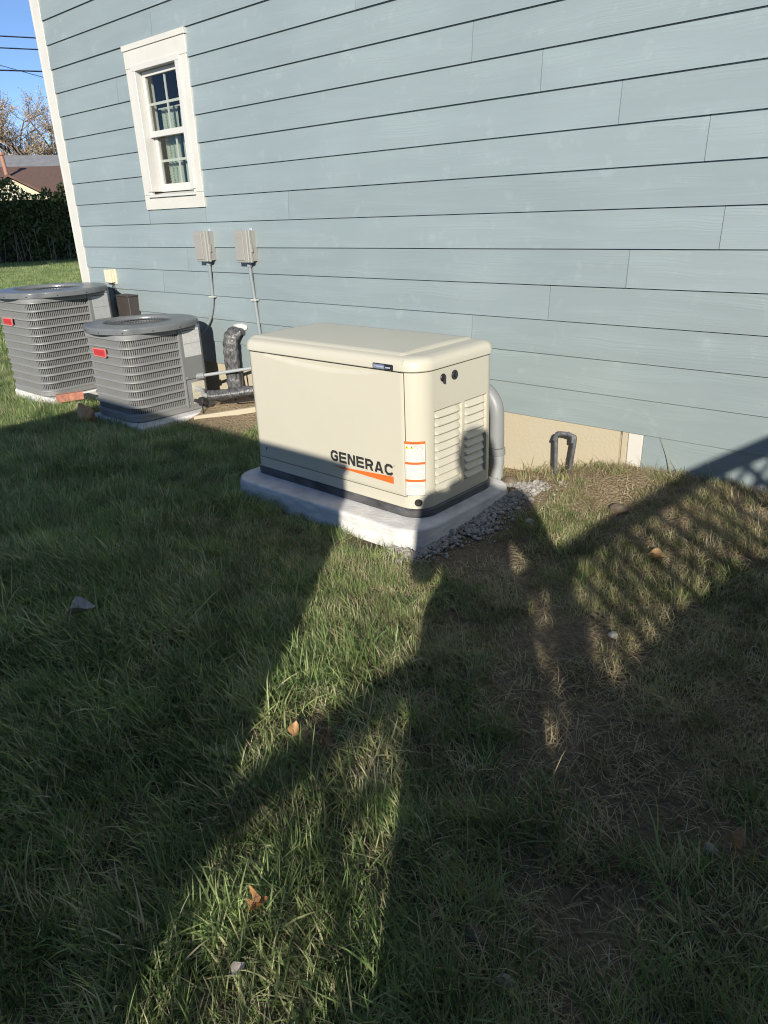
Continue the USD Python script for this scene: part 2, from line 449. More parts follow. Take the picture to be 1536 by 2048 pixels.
for k in range(-6, KTOP):
    z0 = zline(k)
    cuts = sorted([XL] + joints.get(k, [RNG.uniform(-6, -3), RNG.uniform(-1.5, 1.5)]) + [XR])
    if k == -6:
        cuts = [-1.426, .9, XR]
    for a, b in zip(cuts[:-1], cuts[1:]):
        g = .0011
        segs = [(a + g, b - g)]
        if z0 + E_ > WZ0 + .03 and z0 < WZ1 - .02:                     # the window interrupts the row
            segs = []
            if a < WX0: segs.append((a + g, min(b, WX0 + .01) - g))
            if b > WX1: segs.append((max(a, WX1 - .01) + g, b - g))
            lo, hi = max(a, WX0 + .012), min(b, WX1 - .012)
            if z0 < WZ0 - .02 and hi > lo:
                part(house, 'siding_board', board(lo, hi, z0, WZ0 + .012), 'siding', smooth=False)
        for s0, s1 in segs:
            if s1 - s0 > .01:
                part(house, 'siding_board', board(s0, s1, z0), 'siding', smooth=False)
# sheathing behind the boards, with the window's hole
zt = zline(KTOP)
part(house, 'sheathing', [box(XL + .004, -5.60, .002, .12, .32, zt), box(-5.03, XR, .002, .12, .32, zt), box(-5.60, -5.03, .002, .12, .32, 1.60), box(-5.60, -5.03, .002, .12, 2.48, zt),
                          box(-1.40, XR, .002, .12, .10, .32)], 'room_dark', smooth=False)
part(house, 'corner_board', box(-7.032, XL - .001, -.024, .012, .02, zt, .002), 'white_paint', smooth=False)
part(house, 'corner_board', box(-7.056, -7.0325, -.024, .11, .02, zt, .002), 'white_paint', smooth=False)
part(house, 'foundation', [box(-6.98, -1.553, -.010, .30, -.4, .3445), box(-1.541, -1.506, -.010, .30, -.4, .3445), box(-1.553, -1.541, .004, .30, -.4, .3445)], 'foundation', smooth=False)
part(house, 'foundation', box(-1.504, XR, .004, .30, -.4, .150), 'brick', smooth=False, label='reddish foundation strip under the lowest siding board at right')
tb = part(house, 'trim_board', box(-1.504, -1.428, -.020, .004, .03, .341, .002), 'white_paint', smooth=False)
for zz in (.31, .255, .17, .12):
    part(tb, 'nail_head', [tuple_ for tuple_ in [on_front(trimesh.creation.cylinder(.002, .0015, sections=8), xx, -.0195, zz) for xx in (-1.482, -1.455)]], 'paper')
# rest of the building behind the wall: side walls and roof, so that light cannot come from inside
part(house, 'side_wall', box(-7.02, -6.92, .11, 7.0, -.2, zt), 'siding', smooth=False)
part(house, 'roof', hull([(-7.5, -.45, zt - .05), (XR + .4, -.45, zt - .05), (-7.5, -.45, zt + .06), (XR + .4, -.45, zt + .06), (-7.5, 7.6, zt), (XR + .4, 7.6, zt), (-7.5, 3.5, zt + 2.2), (XR + .4, 3.5, zt + 2.2)]), 'roof_grey', smooth=False)

# window
win = thing('window', 'narrow white double-hung window with cafe curtains set in the siding', 'window', (-5.316, 0, WZ0))
cs = [('head', box(WX0 - .004, WX1 + .004, -.030, .0, 2.505, 2.618, .002)), ('left', box(WX0, -5.603, -.030, 0, 1.625, 2.5035, .002)), ('right', box(-5.030, WX1, -.030, 0, 1.625, 2.5035, .002)),
      ('bottom', box(WX0, WX1, -.030, 0, WZ0, 1.6235, .002))]
for _, g in cs:
    part(win, 'casing', g, 'white_paint', smooth=False)
part(win, 'head_cap', box(WX0 - .012, WX1 + .012, -.038, .0, 2.6195, 2.657, .002), 'white_paint', smooth=False)
# jamb
ix0, ix1, iz0, iz1 = -5.603, -5.030, 1.625, 2.5035
part(win, 'jamb', [box(ix0 - .03, ix0 + .022, -.040, .11, iz0 + .024, iz1 - .026, .002), box(ix1 - .022, ix1 + .03, -.040, .11, iz0 + .024, iz1 - .026, .002),
                   box(ix0 - .03, ix1 + .03, -.040, .11, iz1 - .0255, iz1 + .012, .002)], 'white_vinyl', smooth=False)
part(win, 'sill', hull([(ix0 - .03, -.048, iz0 - .018), (ix1 + .03, -.048, iz0 - .018), (ix0 - .03, -.048, iz0 - .002), (ix1 + .03, -.048, iz0 - .002), (ix0 - .03, .11, iz0 - .018), (ix1 + .03, .11, iz0 - .018), (ix0 - .03, .11, iz0 + .022), (ix1 + .03, .11, iz0 + .022)]), 'white_vinyl', smooth=False)
zm = 2.052


def sash(y, z0, z1, bottom):
    a, b = ix0 + .023, ix1 - .023
    s = .030
    sp = part(win, 'sash', [box(a, a + s, y, y + .03, z0, z1, .002), box(b - s, b, y, y + .03, z0, z1, .002),
                            box(a + s, b - s, y + .0005, y + .0295, z0, z0 + bottom, .002), box(a + s, b - s, y + .0005, y + .0295, z1 - .036, z1, .002)], 'white_vinyl', smooth=False)
    part(sp, 'glass_pane', (np.array([(a + s - .004, y + .014, z0 + bottom - .004), (b - s + .004, y + .014, z0 + bottom - .004), (b - s + .004, y + .014, z1 - .032), (a + s - .004, y + .014, z1 - .032)]), np.array([[0, 1, 2, 3]])), 'glass', smooth=False)
    cx, cz = (a + b) / 2, (z0 + bottom + z1 - .036) / 2
    part(sp, 'muntin', box(cx - .009, cx + .009, y + .019, y + .027, z0 + bottom, z1 - .036), 'white_vinyl', smooth=False)
    part(sp, 'muntin', box(a + s, b - s, y + .0185, y + .0275, cz - .009, cz + .009), 'white_vinyl', smooth=False)


sash(.016, zm - .020, iz1 - .028, .042)
sash(.052, iz0 + .022, zm + .018, .055)
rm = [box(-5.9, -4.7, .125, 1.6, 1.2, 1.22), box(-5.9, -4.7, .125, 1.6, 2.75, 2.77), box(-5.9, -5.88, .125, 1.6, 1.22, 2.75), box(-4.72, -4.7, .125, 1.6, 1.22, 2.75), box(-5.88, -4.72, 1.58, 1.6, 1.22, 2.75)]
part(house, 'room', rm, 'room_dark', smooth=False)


def curtain_mesh(x0, x1, z0, z1, y, seed, sweep=0.):
    u = np.linspace(0, 1, 61); w = np.linspace(0, 1, 14)
    UU, WW = np.meshgrid(u, w, indexing='ij')
    ph = seed * 1.7
    yy = y + .014 * np.sin(UU * 26 + ph + .5 * np.sin(WW * 3)) * (.4 + .6 * (1 - WW)) + .006 * np.sin(UU * 61 + ph)
    xx = x0 + (x1 - x0) * UU + sweep * (1 - WW) * (UU - .5)
    zz = z0 + (z1 - z0) * WW + .008 * np.sin(UU * 40 + seed) * (WW < .01)
    i = np.arange(61 * 14).reshape(61, 14)
    q = np.stack([i[:-1, :-1], i[1:, :-1], i[1:, 1:], i[:-1, 1:]], -1).reshape(-1, 4)
    front = np.c_[xx.ravel(), yy.ravel(), zz.ravel()]
    return front, q


for n, (x0, x1, sw) in enumerate([(-5.565, -5.345, -.03), (-5.30, -5.05, .03)]):
    c = part(win, 'curtain', curtain_mesh(x0, x1, 1.58, 2.235, .135, n + 1, sw), 'curtain', smooth=True)
    dots = []
    for i in range(4):
        for j in range(30):
            xx = x0 + (x1 - x0) * (.18 + .22 * i) + RNG.normal(0, .002)
            dots.append(box(xx - .004, xx + .004, .112, .1135, 1.60 + j * .021, 1.610 + j * .021))
    part(c, 'lace_trim', dots, 'curtain_lace', smooth=False, kind='stuff')
part(win, 'curtain_rod', tube([(-5.60, .135, 2.237), (-5.03, .135, 2.237)], .006, 8), 'white_vinyl')

# ------------------------------------------------------------------ generator pad and generator
PX0, PX1, PY0, PY1, PZ = -3.285, -1.920, -1.250, -.395, .094
pcx, pcy = (PX0 + PX1) / 2, (PY0 + PY1) / 2


def pad_ring(ins, z):
    return lift(rrect((PX1 - PX0) / 2 - ins, (PY1 - PY0) / 2 - ins, .14 - ins * .5, 10, pcx, pcy), z)


top('generator_pad', loft([pad_ring(-.012, -.06), pad_ring(-.010, .012), pad_ring(0, .030), pad_ring(.001, .062), pad_ring(.004, .066), pad_ring(.004, PZ - .015), pad_ring(.007, PZ - .006), pad_ring(.013, PZ - .0015), pad_ring(.030, PZ)]), 'concrete',
    'pale concrete slab with rounded corners under the cream generator', 'concrete slab', smooth=40)

GX0, GX1, GY0, GY1 = -3.212, -2.008, -1.100, -.500
gcx, gcy = (GX0 + GX1) / 2, (GY0 + GY1) / 2
BZ0, BZ1 = .137, .783
RAD = np.array([.07, .07, .055, .105])     # back right, back left, front left, front right
gen = thing('generator', 'cream standby generator with louvred end standing on its concrete slab', 'generator', (gcx, gcy, PZ))


def gring(ins, z, n=10):
    return lift(rrect((GX1 - GX0) / 2 - ins, (GY1 - GY0) / 2 - ins, np.maximum(RAD - ins, .01), n, gcx, gcy), z)


part(gen, 'base_skirt', loft([gring(-.006, PZ - .002), gring(-.010, PZ + .004), gring(-.010, BZ0 - .006), gring(-.004, BZ0 - .001), gring(.01, BZ0)]), 'skirt_black', smooth=40, label='scuffed black skirt along the foot of the housing')
# housing: extruded shell with two pockets for the louvres in its right end
outer = m3.CrossSection([[tuple(p) for p in rrect((GX1 - GX0) / 2, (GY1 - GY0) / 2, RAD, 14, gcx, gcy)]])
shell = m3.Manifold.extrude(outer, BZ1 - BZ0).translate((0, 0, BZ0))
LZ0, LZ1 = .198, .598
cols = [(-.992, -.776), (-.758, -.572)]
for a, b in cols:
    shell = shell - m3.Manifold.cube((.05, b - a, LZ1 - LZ0)).translate((GX1 - .022, a, LZ0))
DX0, DX1, DZ0 = GX0 + .040, -2.094, .196
# the door's recess in the front and the grooves round it
shell = shell - m3.Manifold.cube((DX1 - DX0 + .006, .05, BZ1 - DZ0 + .05)).translate((DX0 - .003, GY0 - .044, DZ0 - .003))
# round vent hole low on the corner
hc = np.array([GX1 - .098, GY0, .170])
# lower seam round the right end
shell = shell - m3.Manifold.cube((.02, .30, .002)).translate((GX1 - .0012, -.99, .190))
sm = shell.to_mesh()
part(gen, 'housing', (sm.vert_properties[:, :3], sm.tri_verts), 'cream_paint', smooth=30)
# door: a sheet with a scooped grip under the lid
nu, nw = 97, 60
u = np.linspace(DX0, DX1, nu); w = np.linspace(DZ0, BZ1 - .001, nw)
UU, WW = np.meshgrid(u, w, indexing='ij')
t = (UU - (-3.055)) / (-2.225 + 3.055)
prof = np.clip(t * (1 - t) * 4, 0, 1) ** .8 * (.028 + .016 * np.clip(t, 0, 1))
lip = BZ1 - prof
dep = .013 * sstep((WW - lip) / .012) * ((t > 0) & (t < 1))
bul = .004 * np.sin(np.pi * (UU - DX0) / (DX1 - DX0)) * np.sin(np.pi * np.clip((WW - DZ0) / (BZ1 - DZ0), 0, 1))
edge = np.minimum(np.minimum(UU - DX0, DX1 - UU), WW - DZ0)
rnd = .004 * (1 - np.clip(edge / .006, 0, 1)) ** 2
YY = GY0 - .0035 + dep - bul + rnd
i = np.arange(nu * nw).reshape(nu, nw)
q = np.stack([i[:-1, :-1], i[1:, :-1], i[1:, 1:], i[:-1, 1:]], -1).reshape(-1, 4)
door_v = np.c_[UU.ravel(), YY.ravel(), WW.ravel()]
# rim back to the housing
rim_idx = np.concatenate([i[:, 0], i[-1, 1:], i[::-1, -1][1:], i[0, ::-1][1:-1]])
rv = door_v[rim_idx].copy(); rv[:, 1] = GY0 + .0055
n0 = len(door_v); nr = len(rim_idx)
a_ = rim_idx; b_ = np.roll(rim_idx, -1); c_ = n0 + np.arange(nr); d_ = np.roll(c_, -1)
rq = np.stack([b_, a_, c_, d_], -1)
door = part(gen, 'door_panel', (np.vstack([door_v, rv]), np.vstack([q, rq])), 'cream_paint', smooth=40)
part(gen, 'door_gap', [box(DX0 - .0026, DX0 - .0004, GY0 + .001, GY0 + .006, DZ0, BZ1), box(DX1 + .0004, DX1 + .0026, GY0 + .001, GY0 + .006, DZ0, BZ1), box(DX0, DX1, GY0 + .001, GY0 + .0058, DZ0 - .0028, DZ0 - .0004)], 'seam_black', smooth=False)
part(gen, 'seam', [box(DX0 - .05 + .06, DX1, GY0 - .0028, GY0 + .02, BZ1 + .0006, BZ1 + .005)], 'seam_black', smooth=False)
part(door, 'keyhole', [on_front(trimesh.creation.cylinder(.0045, .002, sections=12), -3.105, GY0 - .0052, .255), box(-3.106, -3.104, GY0 - .008, GY0 - .006, .242, .254)], 'ink', smooth=False)

# louvres
nl = 10
ph = (LZ1 - LZ0) / nl
for a, b in cols:
    for j in range(nl):
        z1 = LZ1 - j * ph; z0 = z1 - ph
        X = GX1
        xi, xo = X - .019, X + .0025
        a2, b2 = a + .001, b - .001
        prof2 = [(xi, z1 - .0045), (xi + .004, z1 - .0038), (xo, z0 + .006), (xo - .0005, z0 + .002), (xo - .005, z0 + .001), (xi, z0 + .0005)]
        pts = []
        ys = np.linspace(a2, b2, 9)
        rings = []
        for yy in ys:
            tt = (yy - a2) / (b2 - a2)
            e = min(tt, 1 - tt)
            k_ = sstep(e / .10) if e < .1 else 1.0
            bow = .0035 * (4 * (tt - .5) ** 2 - .3)
            rings.append(np.array([(xi + (px - xi) * (.25 + .75 * k_), yy, pz + bow) for px, pz in prof2]))
        v = np.vstack(rings); n = len(prof2); f = []
        for r_ in range(len(rings) - 1):
            for c in range(n):
                d = (c + 1) % n
                f += [[r_ * n + c, r_ * n + d, (r_ + 1) * n + d], [r_ * n + c, (r_ + 1) * n + d, (r_ + 1) * n + c]]
        for c in range(1, n - 1):
            f += [[0, c + 1, c], [(len(rings) - 1) * n, (len(rings) - 1) * n + c, (len(rings) - 1) * n + c + 1]]
        part(gen, 'louvre', (v, np.array(f)[:, ::-1]), 'cream_paint', smooth=28)

# lid
def lring(ins, z):
    return gring(ins - .011, z, 12)


LT = .846
rings = [lring(.02, BZ1 + .006), lring(.004, BZ1 + .005), lring(0, BZ1 + .009), lring(.001, BZ1 + .030), lring(.006, LT - .018), lring(.014, LT - .007), lring(.028, LT), lring(.05, LT + .004)]
v, f = loft(rings, True, False)
# crowned top with raised field and a step down at both ends
base = lring(.05, LT + .004)
tops = [base]
for s in (.92, .8, .6, .35):
    rr = base.copy()
    rr[:, 0] = gcx + (base[:, 0] - gcx) * s; rr[:, 1] = gcy + (base[:, 1] - gcy) * s
    rr[:, 2] = LT + .004 + .006 * (1 - s ** 2)
    tops.append(rr)
v2, f2 = loft(tops, False, True)
lid = part(gen, 'lid', cat_meshes([(v, f), (v2, f2)]), 'cream_paint', smooth=40)
# raised field panel on the lid with its crease near the right end
nx_, ny_ = 60, 30
fx0, fx1, fy0, fy1 = GX0 + .012, GX1 - .105, GY0 + .030, GY1 - .030
xs = np.linspace(fx0, fx1, nx_); ys = np.linspace(fy0, fy1, ny_)
XX, YY = np.meshgrid(xs, ys, indexing='ij')
ex = np.minimum(XX - fx0, fx1 - XX); ey = np.minimum(YY - fy0, fy1 - YY)
crown = .009 * (1 - ((YY - gcy) / (.30)) ** 2) * (1 - .55 * np.abs((XX - gcx) / .62) ** 3)
ZZ = LT + .0062 + np.maximum(crown, 0) + .004 * sstep(np.minimum(ex, ey) / .012) - .008 * (1 - sstep(np.minimum(ex, ey) / .006))
i = np.arange(nx_ * ny_).reshape(nx_, ny_)
q = np.stack([i[:-1, :-1], i[1:, :-1], i[1:, 1:], i[:-1, 1:]], -1).reshape(-1, 4)
part(lid, 'top_panel', (np.c_[XX.ravel(), YY.ravel(), ZZ.ravel()], q), 'cream_paint', smooth=True)
part(lid, 'rib', hull([(-2.100, GY0 - .0125, BZ1 + .010), (-2.090, GY0 - .0125, BZ1 + .010), (-2.100, GY0 - .004, LT - .010), (-2.090, GY0 - .004, LT - .010), (-2.104, GY0 + .02, BZ1 + .01), (-2.086, GY0 + .02, BZ1 + .01), (-2.104, GY0 + .02, LT - .004), (-2.086, GY0 + .02, LT - .004)]), 'cream_paint')

# badge on the lid
bx0, bx1, bz0, bz1 = -2.262, -2.142, .7905, .8165
by = GY0 - .0125
bd = part(gen, 'badge', box(bx0, bx1, by - .006, by + .004, bz0, bz1, .003), 'badge_dark', smooth=False, label='small blue and black badge on the lid')
part(bd, 'badge_field', box(bx0 + .006, bx0 + .074, by - .0072, by - .005, bz0 + .003, bz1 - .003, .0008), 'badge_blue', smooth=False)
part(bd, 'lettering', [on_front(text('19', .008, .0006, True), bx0 + .010, by - .0072, bz0 + .010)] +
     [box(bx0 + .027 + j * .0075, bx0 + .0325 + j * .0075, by - .0078, by - .0070, bz0 + .0095 + .001 * (j % 2), bz0 + .0165) for j in range(6)], 'badge_silver', smooth=False)
part(bd, 'lettering', [box(bx0 + .081 + j * .0058, bx0 + .0855 + j * .0058, by - .0068, by - .0056, bz0 + .0085, bz0 + .0150) for j in range(5)], 'badge_silver', smooth=False)

# the maker's name, drawn stroke by stroke
def stroke(pts, w, join=2):
    return sg.LineString(pts).buffer(w / 2, cap_style=2, join_style=join, mitre_limit=4)


def glyphs(word, h, wd, sw):
    """Wide square lettering with softened bowls."""
    out, x0 = [], 0.
    s = sw / 2
    for ch in word:
        W_ = wd
        L_, Rr, T, B, mid = s, W_ - s, h - s, s, h * .52
        c = min(h, wd) * .22
        if ch in 'CG':
            ol = [(Rr, T - h * .20), (Rr, T - c * .5), (Rr - c * .6, T), (L_ + c, T), (L_, T - c), (L_, B + c), (L_ + c, B), (Rr - c * .6, B), (Rr, B + c * .5)]
            if ch == 'C':
                g = stroke(ol + [(Rr, B + h * .20)], sw, 1)
            else:
                g = unary_union([stroke(ol + [(Rr, mid - h * .02)], sw, 1), stroke([(W_ * .52, mid - h * .04), (W_, mid - h * .04)], sw)])
        elif ch == 'E':
            g = unary_union([stroke([(W_, T), (L_, T), (L_, B), (W_, B)], sw), stroke([(L_, h / 2), (W_ * .94, h / 2)], sw)])
        elif ch == 'N':
            g = unary_union([sg.box(0, 0, sw, h), sg.box(W_ - sw, 0, W_, h), sg.Polygon([(0, h), (sw * 1.25, h), (W_, 0), (W_ - sw * 1.25, 0)])])
        elif ch == 'R':
            g = unary_union([sg.box(0, 0, sw, h), stroke([(0, T), (Rr - c, T), (Rr, T - c * .7), (Rr, h * .45 + c * .7), (Rr - c, h * .45), (0, h * .45)], sw, 1),
                             sg.Polygon([(W_ * .50, h * .45), (W_ * .50 + sw * 1.15, h * .45), (W_, 0), (W_ - sw * 1.2, 0)])])
        elif ch == 'A':
            W_ = wd * 1.12
            g = sg.Polygon([(0, 0), (W_ / 2 - sw * .62, h), (W_ / 2 + sw * .62, h), (W_, 0), (W_ - sw * 1.1, 0), (W_ / 2, h * .78), (sw * 1.1, 0)])
            g = unary_union([g, sg.box(W_ * .22, h * .18, W_ * .78, h * .18 + sw * .9)])
        out.append(affinity.translate(g, x0, 0))
        x0 += W_ + wd * .17
    return out, x0


gl, total = glyphs('GENERAC', .0565, .0515, .0128)
sx = .4185 / (total - .0515 * .17)
yf = GY0 - .0075
for g in gl:
    g = affinity.scale(g, sx, 1, origin=(0, 0)).intersection(sg.box(-1, 0, 2, .0565))
    part(door, 'letter', on_front(extrude(g, .0008), -2.588, yf, .2855), 'ink', smooth=False)
part(door, 'registered_mark', on_front(extrude(sg.Point(0, 0).buffer(.003).difference(sg.Point(0, 0).buffer(.002)), .0006), -2.161, yf, .338), 'ink', smooth=False)
part(door, 'swoosh', on_front(extrude(sg.Polygon([(0, 0), (.419, .0265), (.419, -.0105)]), .0008), -2.585, yf, .2575), 'orange', smooth=False, label='orange wedge under the lettering')


# warning label wrapped round the front right corner
arc_r = RAD[3]
acx, acy = GX1 - arc_r, GY0 + arc_r
s_start = -.0105                         # measured along the outline from where the curve begins


def wrap(s, off):
    """Point at arc length s along front face then round the corner."""
    s = np.asarray(s, float)
    th = np.clip(s, 0, None) / arc_r
    xx = np.where(s < 0, acx + s, acx + (arc_r + off) * np.sin(th))
    yy = np.where(s < 0, GY0 - off, acy - (arc_r + off) * np.cos(th))
    return xx, yy


def wrapped(s0, s1, z0, z1, off=.0012, n=None):
    n = n or max(2, int((s1 - s0) / .006) + 1)
    ss = np.linspace(s0, s1, n)
    xo, yo = wrap(ss, off); xi, yi = wrap(ss, off - .0009)
    v = np.vstack([np.c_[xo, yo, np.full(n, z0)], np.c_[xo, yo, np.full(n, z1)], np.c_[xi, yi, np.full(n, z0)], np.c_[xi, yi, np.full(n, z1)]])
    f = []
    for j in range(n - 1):
        f += [[j, j + 1, n + j + 1], [j, n + j + 1, n + j], [2 * n + j, 3 * n + j + 1, 2 * n + j + 1], [2 * n + j, 3 * n + j, 3 * n + j + 1],
              [n + j, n + j + 1, 3 * n + j + 1], [n + j, 3 * n + j + 1, 3 * n + j], [j, 2 * n + j + 1, j + 1], [j, 2 * n + j, 2 * n + j + 1]]
    return v, np.array(f)


def wrap_text(mesh, s, zz, off):
    v, f, _ = meshkit.arrays(mesh)
    xx, yy = wrap(v[:, 0] + s, off)
    th = np.clip((v[:, 0] + s) / arc_r, 0, None)
    return np.c_[xx + v[:, 2] * np.sin(th), yy - v[:, 2] * np.cos(th), v[:, 1] + zz], f


part(gen, 'vent_hole', wrap_text(extrude(sg.Point(0, 0).buffer(.0165, 12), .0014), .076, .169, .0004), 'seam_black', smooth=False, label='round black hole low on the front corner')
part(gen, 'vent_rim', wrap_text(extrude(sg.Point(0, 0).buffer(.0185, 12).difference(sg.Point(0, 0).buffer(.0160, 12)), .0028), .076, .169, .0003), 'black_plastic', smooth=False)
S0, S1, WB, WT = .014, .112, .205, .470
lab = part(gen, 'warning_label', wrapped(S0, S1, WB, WT), 'label_white', smooth=30, label='white warning label with three orange headings')
hz_ = [(WT - .0135, WT), (WT - .1115, WT - .0995), (WT - .197, WT - .185)]
for n_, (a, b) in enumerate(hz_):
    hd = part(lab, 'heading', wrapped(S0, S1, a, b, .0020), 'orange', smooth=30)
    if n_ == 0:
        part(hd, 'lettering', wrap_text(text('WARNING', .0065, .0006, True), S0 + .030, a + .0035, .0021), 'ink_brown', smooth=False)
    else:
        part(hd, 'lettering', [wrapped(S0 + .012 + j * .0095, S0 + .0185 + j * .0095, a + .0030, b - .0030, .0026, 2) for j in range(8)], 'orange_dark', smooth=False)
for j, c in enumerate(('warn_yellow', 'warn_yellow')):
    part(lab, 'symbol', wrap_text(extrude(sg.Polygon([(0, 0), (.020, 0), (.010, .018)]), .0006), S0 + .003 + j * .023, WT - .036, .0014), c, smooth=False)
    part(lab, 'symbol_mark', wrap_text(extrude(sg.box(.0085, .004, .0115, .012), .0006), S0 + .003 + j * .023, WT - .036, .0022), 'ink', smooth=False)
for j in range(2):
    rg = unary_union([sg.Point(.008, .008).buffer(.009).difference(sg.Point(.008, .008).buffer(.0072)), sg.LineString([(.002, .014), (.014, .002)]).buffer(.0009)])
    part(lab, 'symbol', wrap_text(extrude(rg, .0006), S0 + .050 + j * .022, WT - .036, .0014), 'warn_red', smooth=False)
lines_ = []
for (za, zb) in ((WT - .096, WT - .040), (WT - .182, WT - .116), (WB + .006, WT - .202)):
    zz = zb
    while zz > za:
        s = S0 + .004
        while s < S1 - .012:
            wlen = RNG.uniform(.006, .016)
            e = min(s + wlen, S1 - .004)
            if RNG.random() < .88:
                lines_.append(wrapped(s, e, zz - .0018, zz, .0019, 3))
            s = e + .0022
        zz -= .0052
part(lab, 'small_print', lines_, 'ink_grey', smooth=False, kind='stuff')
part(lab, 'border', [wrapped(S1 - .0012, S1, WB, WT, .0024), wrapped(S0, S0 + .0010, WB, WT, .0024), wrapped(S0, S1, WB, WB + .0012, .0021)], 'ink', smooth=False)

# two round fittings on the right end
for n_, (yy, zz, r_) in enumerate([(-.925, .741, .0185), (-.838, .7385, .0225)]):
    rg = loft([np.c_[np.full(28, GX1 + h), yy + rr * np.cos(np.arange(28) * 2 * np.pi / 28), zz + rr * np.sin(np.arange(28) * 2 * np.pi / 28)] for h, rr in ((-.004, r_), (.004, r_), (.007, r_ * .86), (.007, r_ * .62), (.003, r_ * .56))])
    k_ = part(gen, 'round_fitting', rg, 'black_plastic', smooth=40)
    if n_ == 0:
        part(k_, 'lug', [box(GX1 + .002, GX1 + .016, yy - .004, yy + .004, zz - .026, zz + .010, .002)], 'black_plastic', smooth=False)
    else:
        part(k_, 'button', loft([np.c_[np.full(20, GX1 + h), yy + rr * np.cos(np.arange(20) * 2 * np.pi / 20), zz + rr * np.sin(np.arange(20) * 2 * np.pi / 20)] for h, rr in ((.002, .0105), (.010, .0105), (.012, .008))]), 'badge_dark', smooth=40)

# ------------------------------------------------------------------ air conditioners
def make_ac(cx, cy, z0, h, H, rows, label, seed):
    ac = thing('air_conditioner', label, 'air conditioner', (cx, cy, z0), 'air conditioners beside the wall')
    rad = .13
    zt_ = z0 + H
    lidz = zt_ - .046
    ph = (lidz - .030 - (z0 + .055)) / rows

    def rq(ins, zz, n=10):
        return lift(rrect(h - ins, h - ins, np.maximum([.05 - min(ins, .03), rad - ins, rad - ins, rad - ins], .012), n, cx, cy), zz)

    part(ac, 'base_pan', loft([rq(.012, z0), rq(.006, z0 + .004), rq(.006, z0 + .040), rq(.014, z0 + .046)]), 'ac_grey', smooth=35)
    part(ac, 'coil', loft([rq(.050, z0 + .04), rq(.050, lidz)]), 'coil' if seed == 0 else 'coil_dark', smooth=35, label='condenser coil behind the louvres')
    for s in range(rows + 1):
        zz = z0 + .050 + s * ph
        hh = .0095
        part(ac, 'louvre_rib', loft([rq(.026, zz - hh * .7, 12), rq(.006, zz - hh * .9, 12), rq(.002, zz - hh * .6, 12), rq(.003, zz + hh * .2, 12), rq(.013, zz + hh, 12), rq(.026, zz + hh, 12)], False, False), 'ac_grey', smooth=40)
    part(ac, 'top_band', loft([rq(.026, lidz - .032, 12), rq(.0015, lidz - .032, 12), rq(.0015, lidz - .0005, 12), rq(.026, lidz - .0005, 12)], False, False), 'ac_grey', smooth=35)
    # upright fins between the ribs
    per = rrect(h - .016, h - .016, np.maximum([.035, rad - .016, rad - .016, rad - .016], .012), 24, cx, cy)
    per = np.vstack([per, per[:1]])
    sl = np.r_[0, np.cumsum(np.linalg.norm(np.diff(per, axis=0), axis=1))]
    fins = []
    for s in np.arange(0, sl[-1], .0160):
        p = np.array([np.interp(s, sl, per[:, 0]), np.interp(s, sl, per[:, 1])])
        q = np.array([np.interp(s + .002, sl, per[:, 0]), np.interp(s + .002, sl, per[:, 1])])
        if p[1] > cy + h - .215 and p[0] > cx + h - .06:
            continue
        tdir = (q - p) / (np.linalg.norm(q - p) + 1e-9)
        nrm = np.array([tdir[1], -tdir[0]])
        a = p - tdir * .0029; b = p + tdir * .0029
        a2, b2 = a - nrm * .017, b - nrm * .017
        vv = np.array([(*pt, zz) for zz in (z0 + .046, lidz) for pt in (a, b, b2, a2)])
        ff = np.array([[0, 1, 5], [0, 5, 4], [1, 2, 6], [1, 6, 5], [3, 0, 4], [3, 4, 7]])
        fins.append((vv, ff))
    part(ac, 'fins', fins, 'ac_grey', smooth=False, kind='stuff')
    # service panel at the wall end of the right face
    py0, py1 = cy + h - .205, cy + h
    zs = z0 + .245
    outl = np.array([(cx + h - .03, py0), (cx + h + .003, py0)] + [(cx + h + .003 - .045 + .045 * math.sin(a), py1 + .003 - .045 + .045 * math.cos(a)) for a in np.linspace(math.pi / 2, 0, 8)] + [(cx + h - .12, py1 + .003), (cx + h - .12, py1 - .03), (cx + h - .03, py1 - .03)])
    poly = sg.Polygon(outl)
    vv, ff = extrude(poly, lidz - zs); vv = vv + [0, 0, zs]
    pn = part(ac, 'service_panel', (vv, ff), 'ac_panel', smooth=25)
    outl2 = outl.copy()
    vv, ff = extrude(affinity.translate(sg.Polygon(outl2), -.006, -.004), zs - .004 - z0 - .035); vv = vv + [0, 0, z0 + .035]
    pn2 = part(ac, 'service_panel', (vv, ff), 'ac_grey', smooth=25)
    part(ac, 'panel_edge', box(cx + h - .02, cx + h + .0045, py0 - .012, py0 - .001, z0 + .035, lidz), 'ac_grey', smooth=False)
    part(ac, 'seam', box(cx + h - .03, cx + h + .0015, py0 + .0005, py1 - .05, zs - .0035, zs - .0005), 'seam_black', smooth=False)
    for yy, zz in ((py0 + .012, zs + .015), (py0 + .01, lidz - .012), (py0 + .01, z0 + .06)):
        part(pn, 'screw', on_right(trimesh.creation.cylinder(.005, .003, sections=10), cx + h + .0035, yy, zz), 'badge_silver')
    # stickers
    fx = cx + h + .0038
    st = part(pn, 'sticker', box(fx - .0004, fx + .0006, py0 + .022, py1 - .035, lidz - .225, lidz - .020), 'paper_grey' if seed else 'paper', smooth=False)
    ink = []
    rr = np.random.default_rng(20 + seed)
    zz = lidz - .034
    while zz > lidz - .218:
        yy = py0 + .028
        while yy < py1 - .046:
            e = min(yy + rr.uniform(.006, .022), py1 - .040)
            if rr.random() < .72:
                ink.append(box(fx + .0006, fx + .0010, yy, e, zz - .0022, zz))
            yy = e + .004
        zz -= .0075
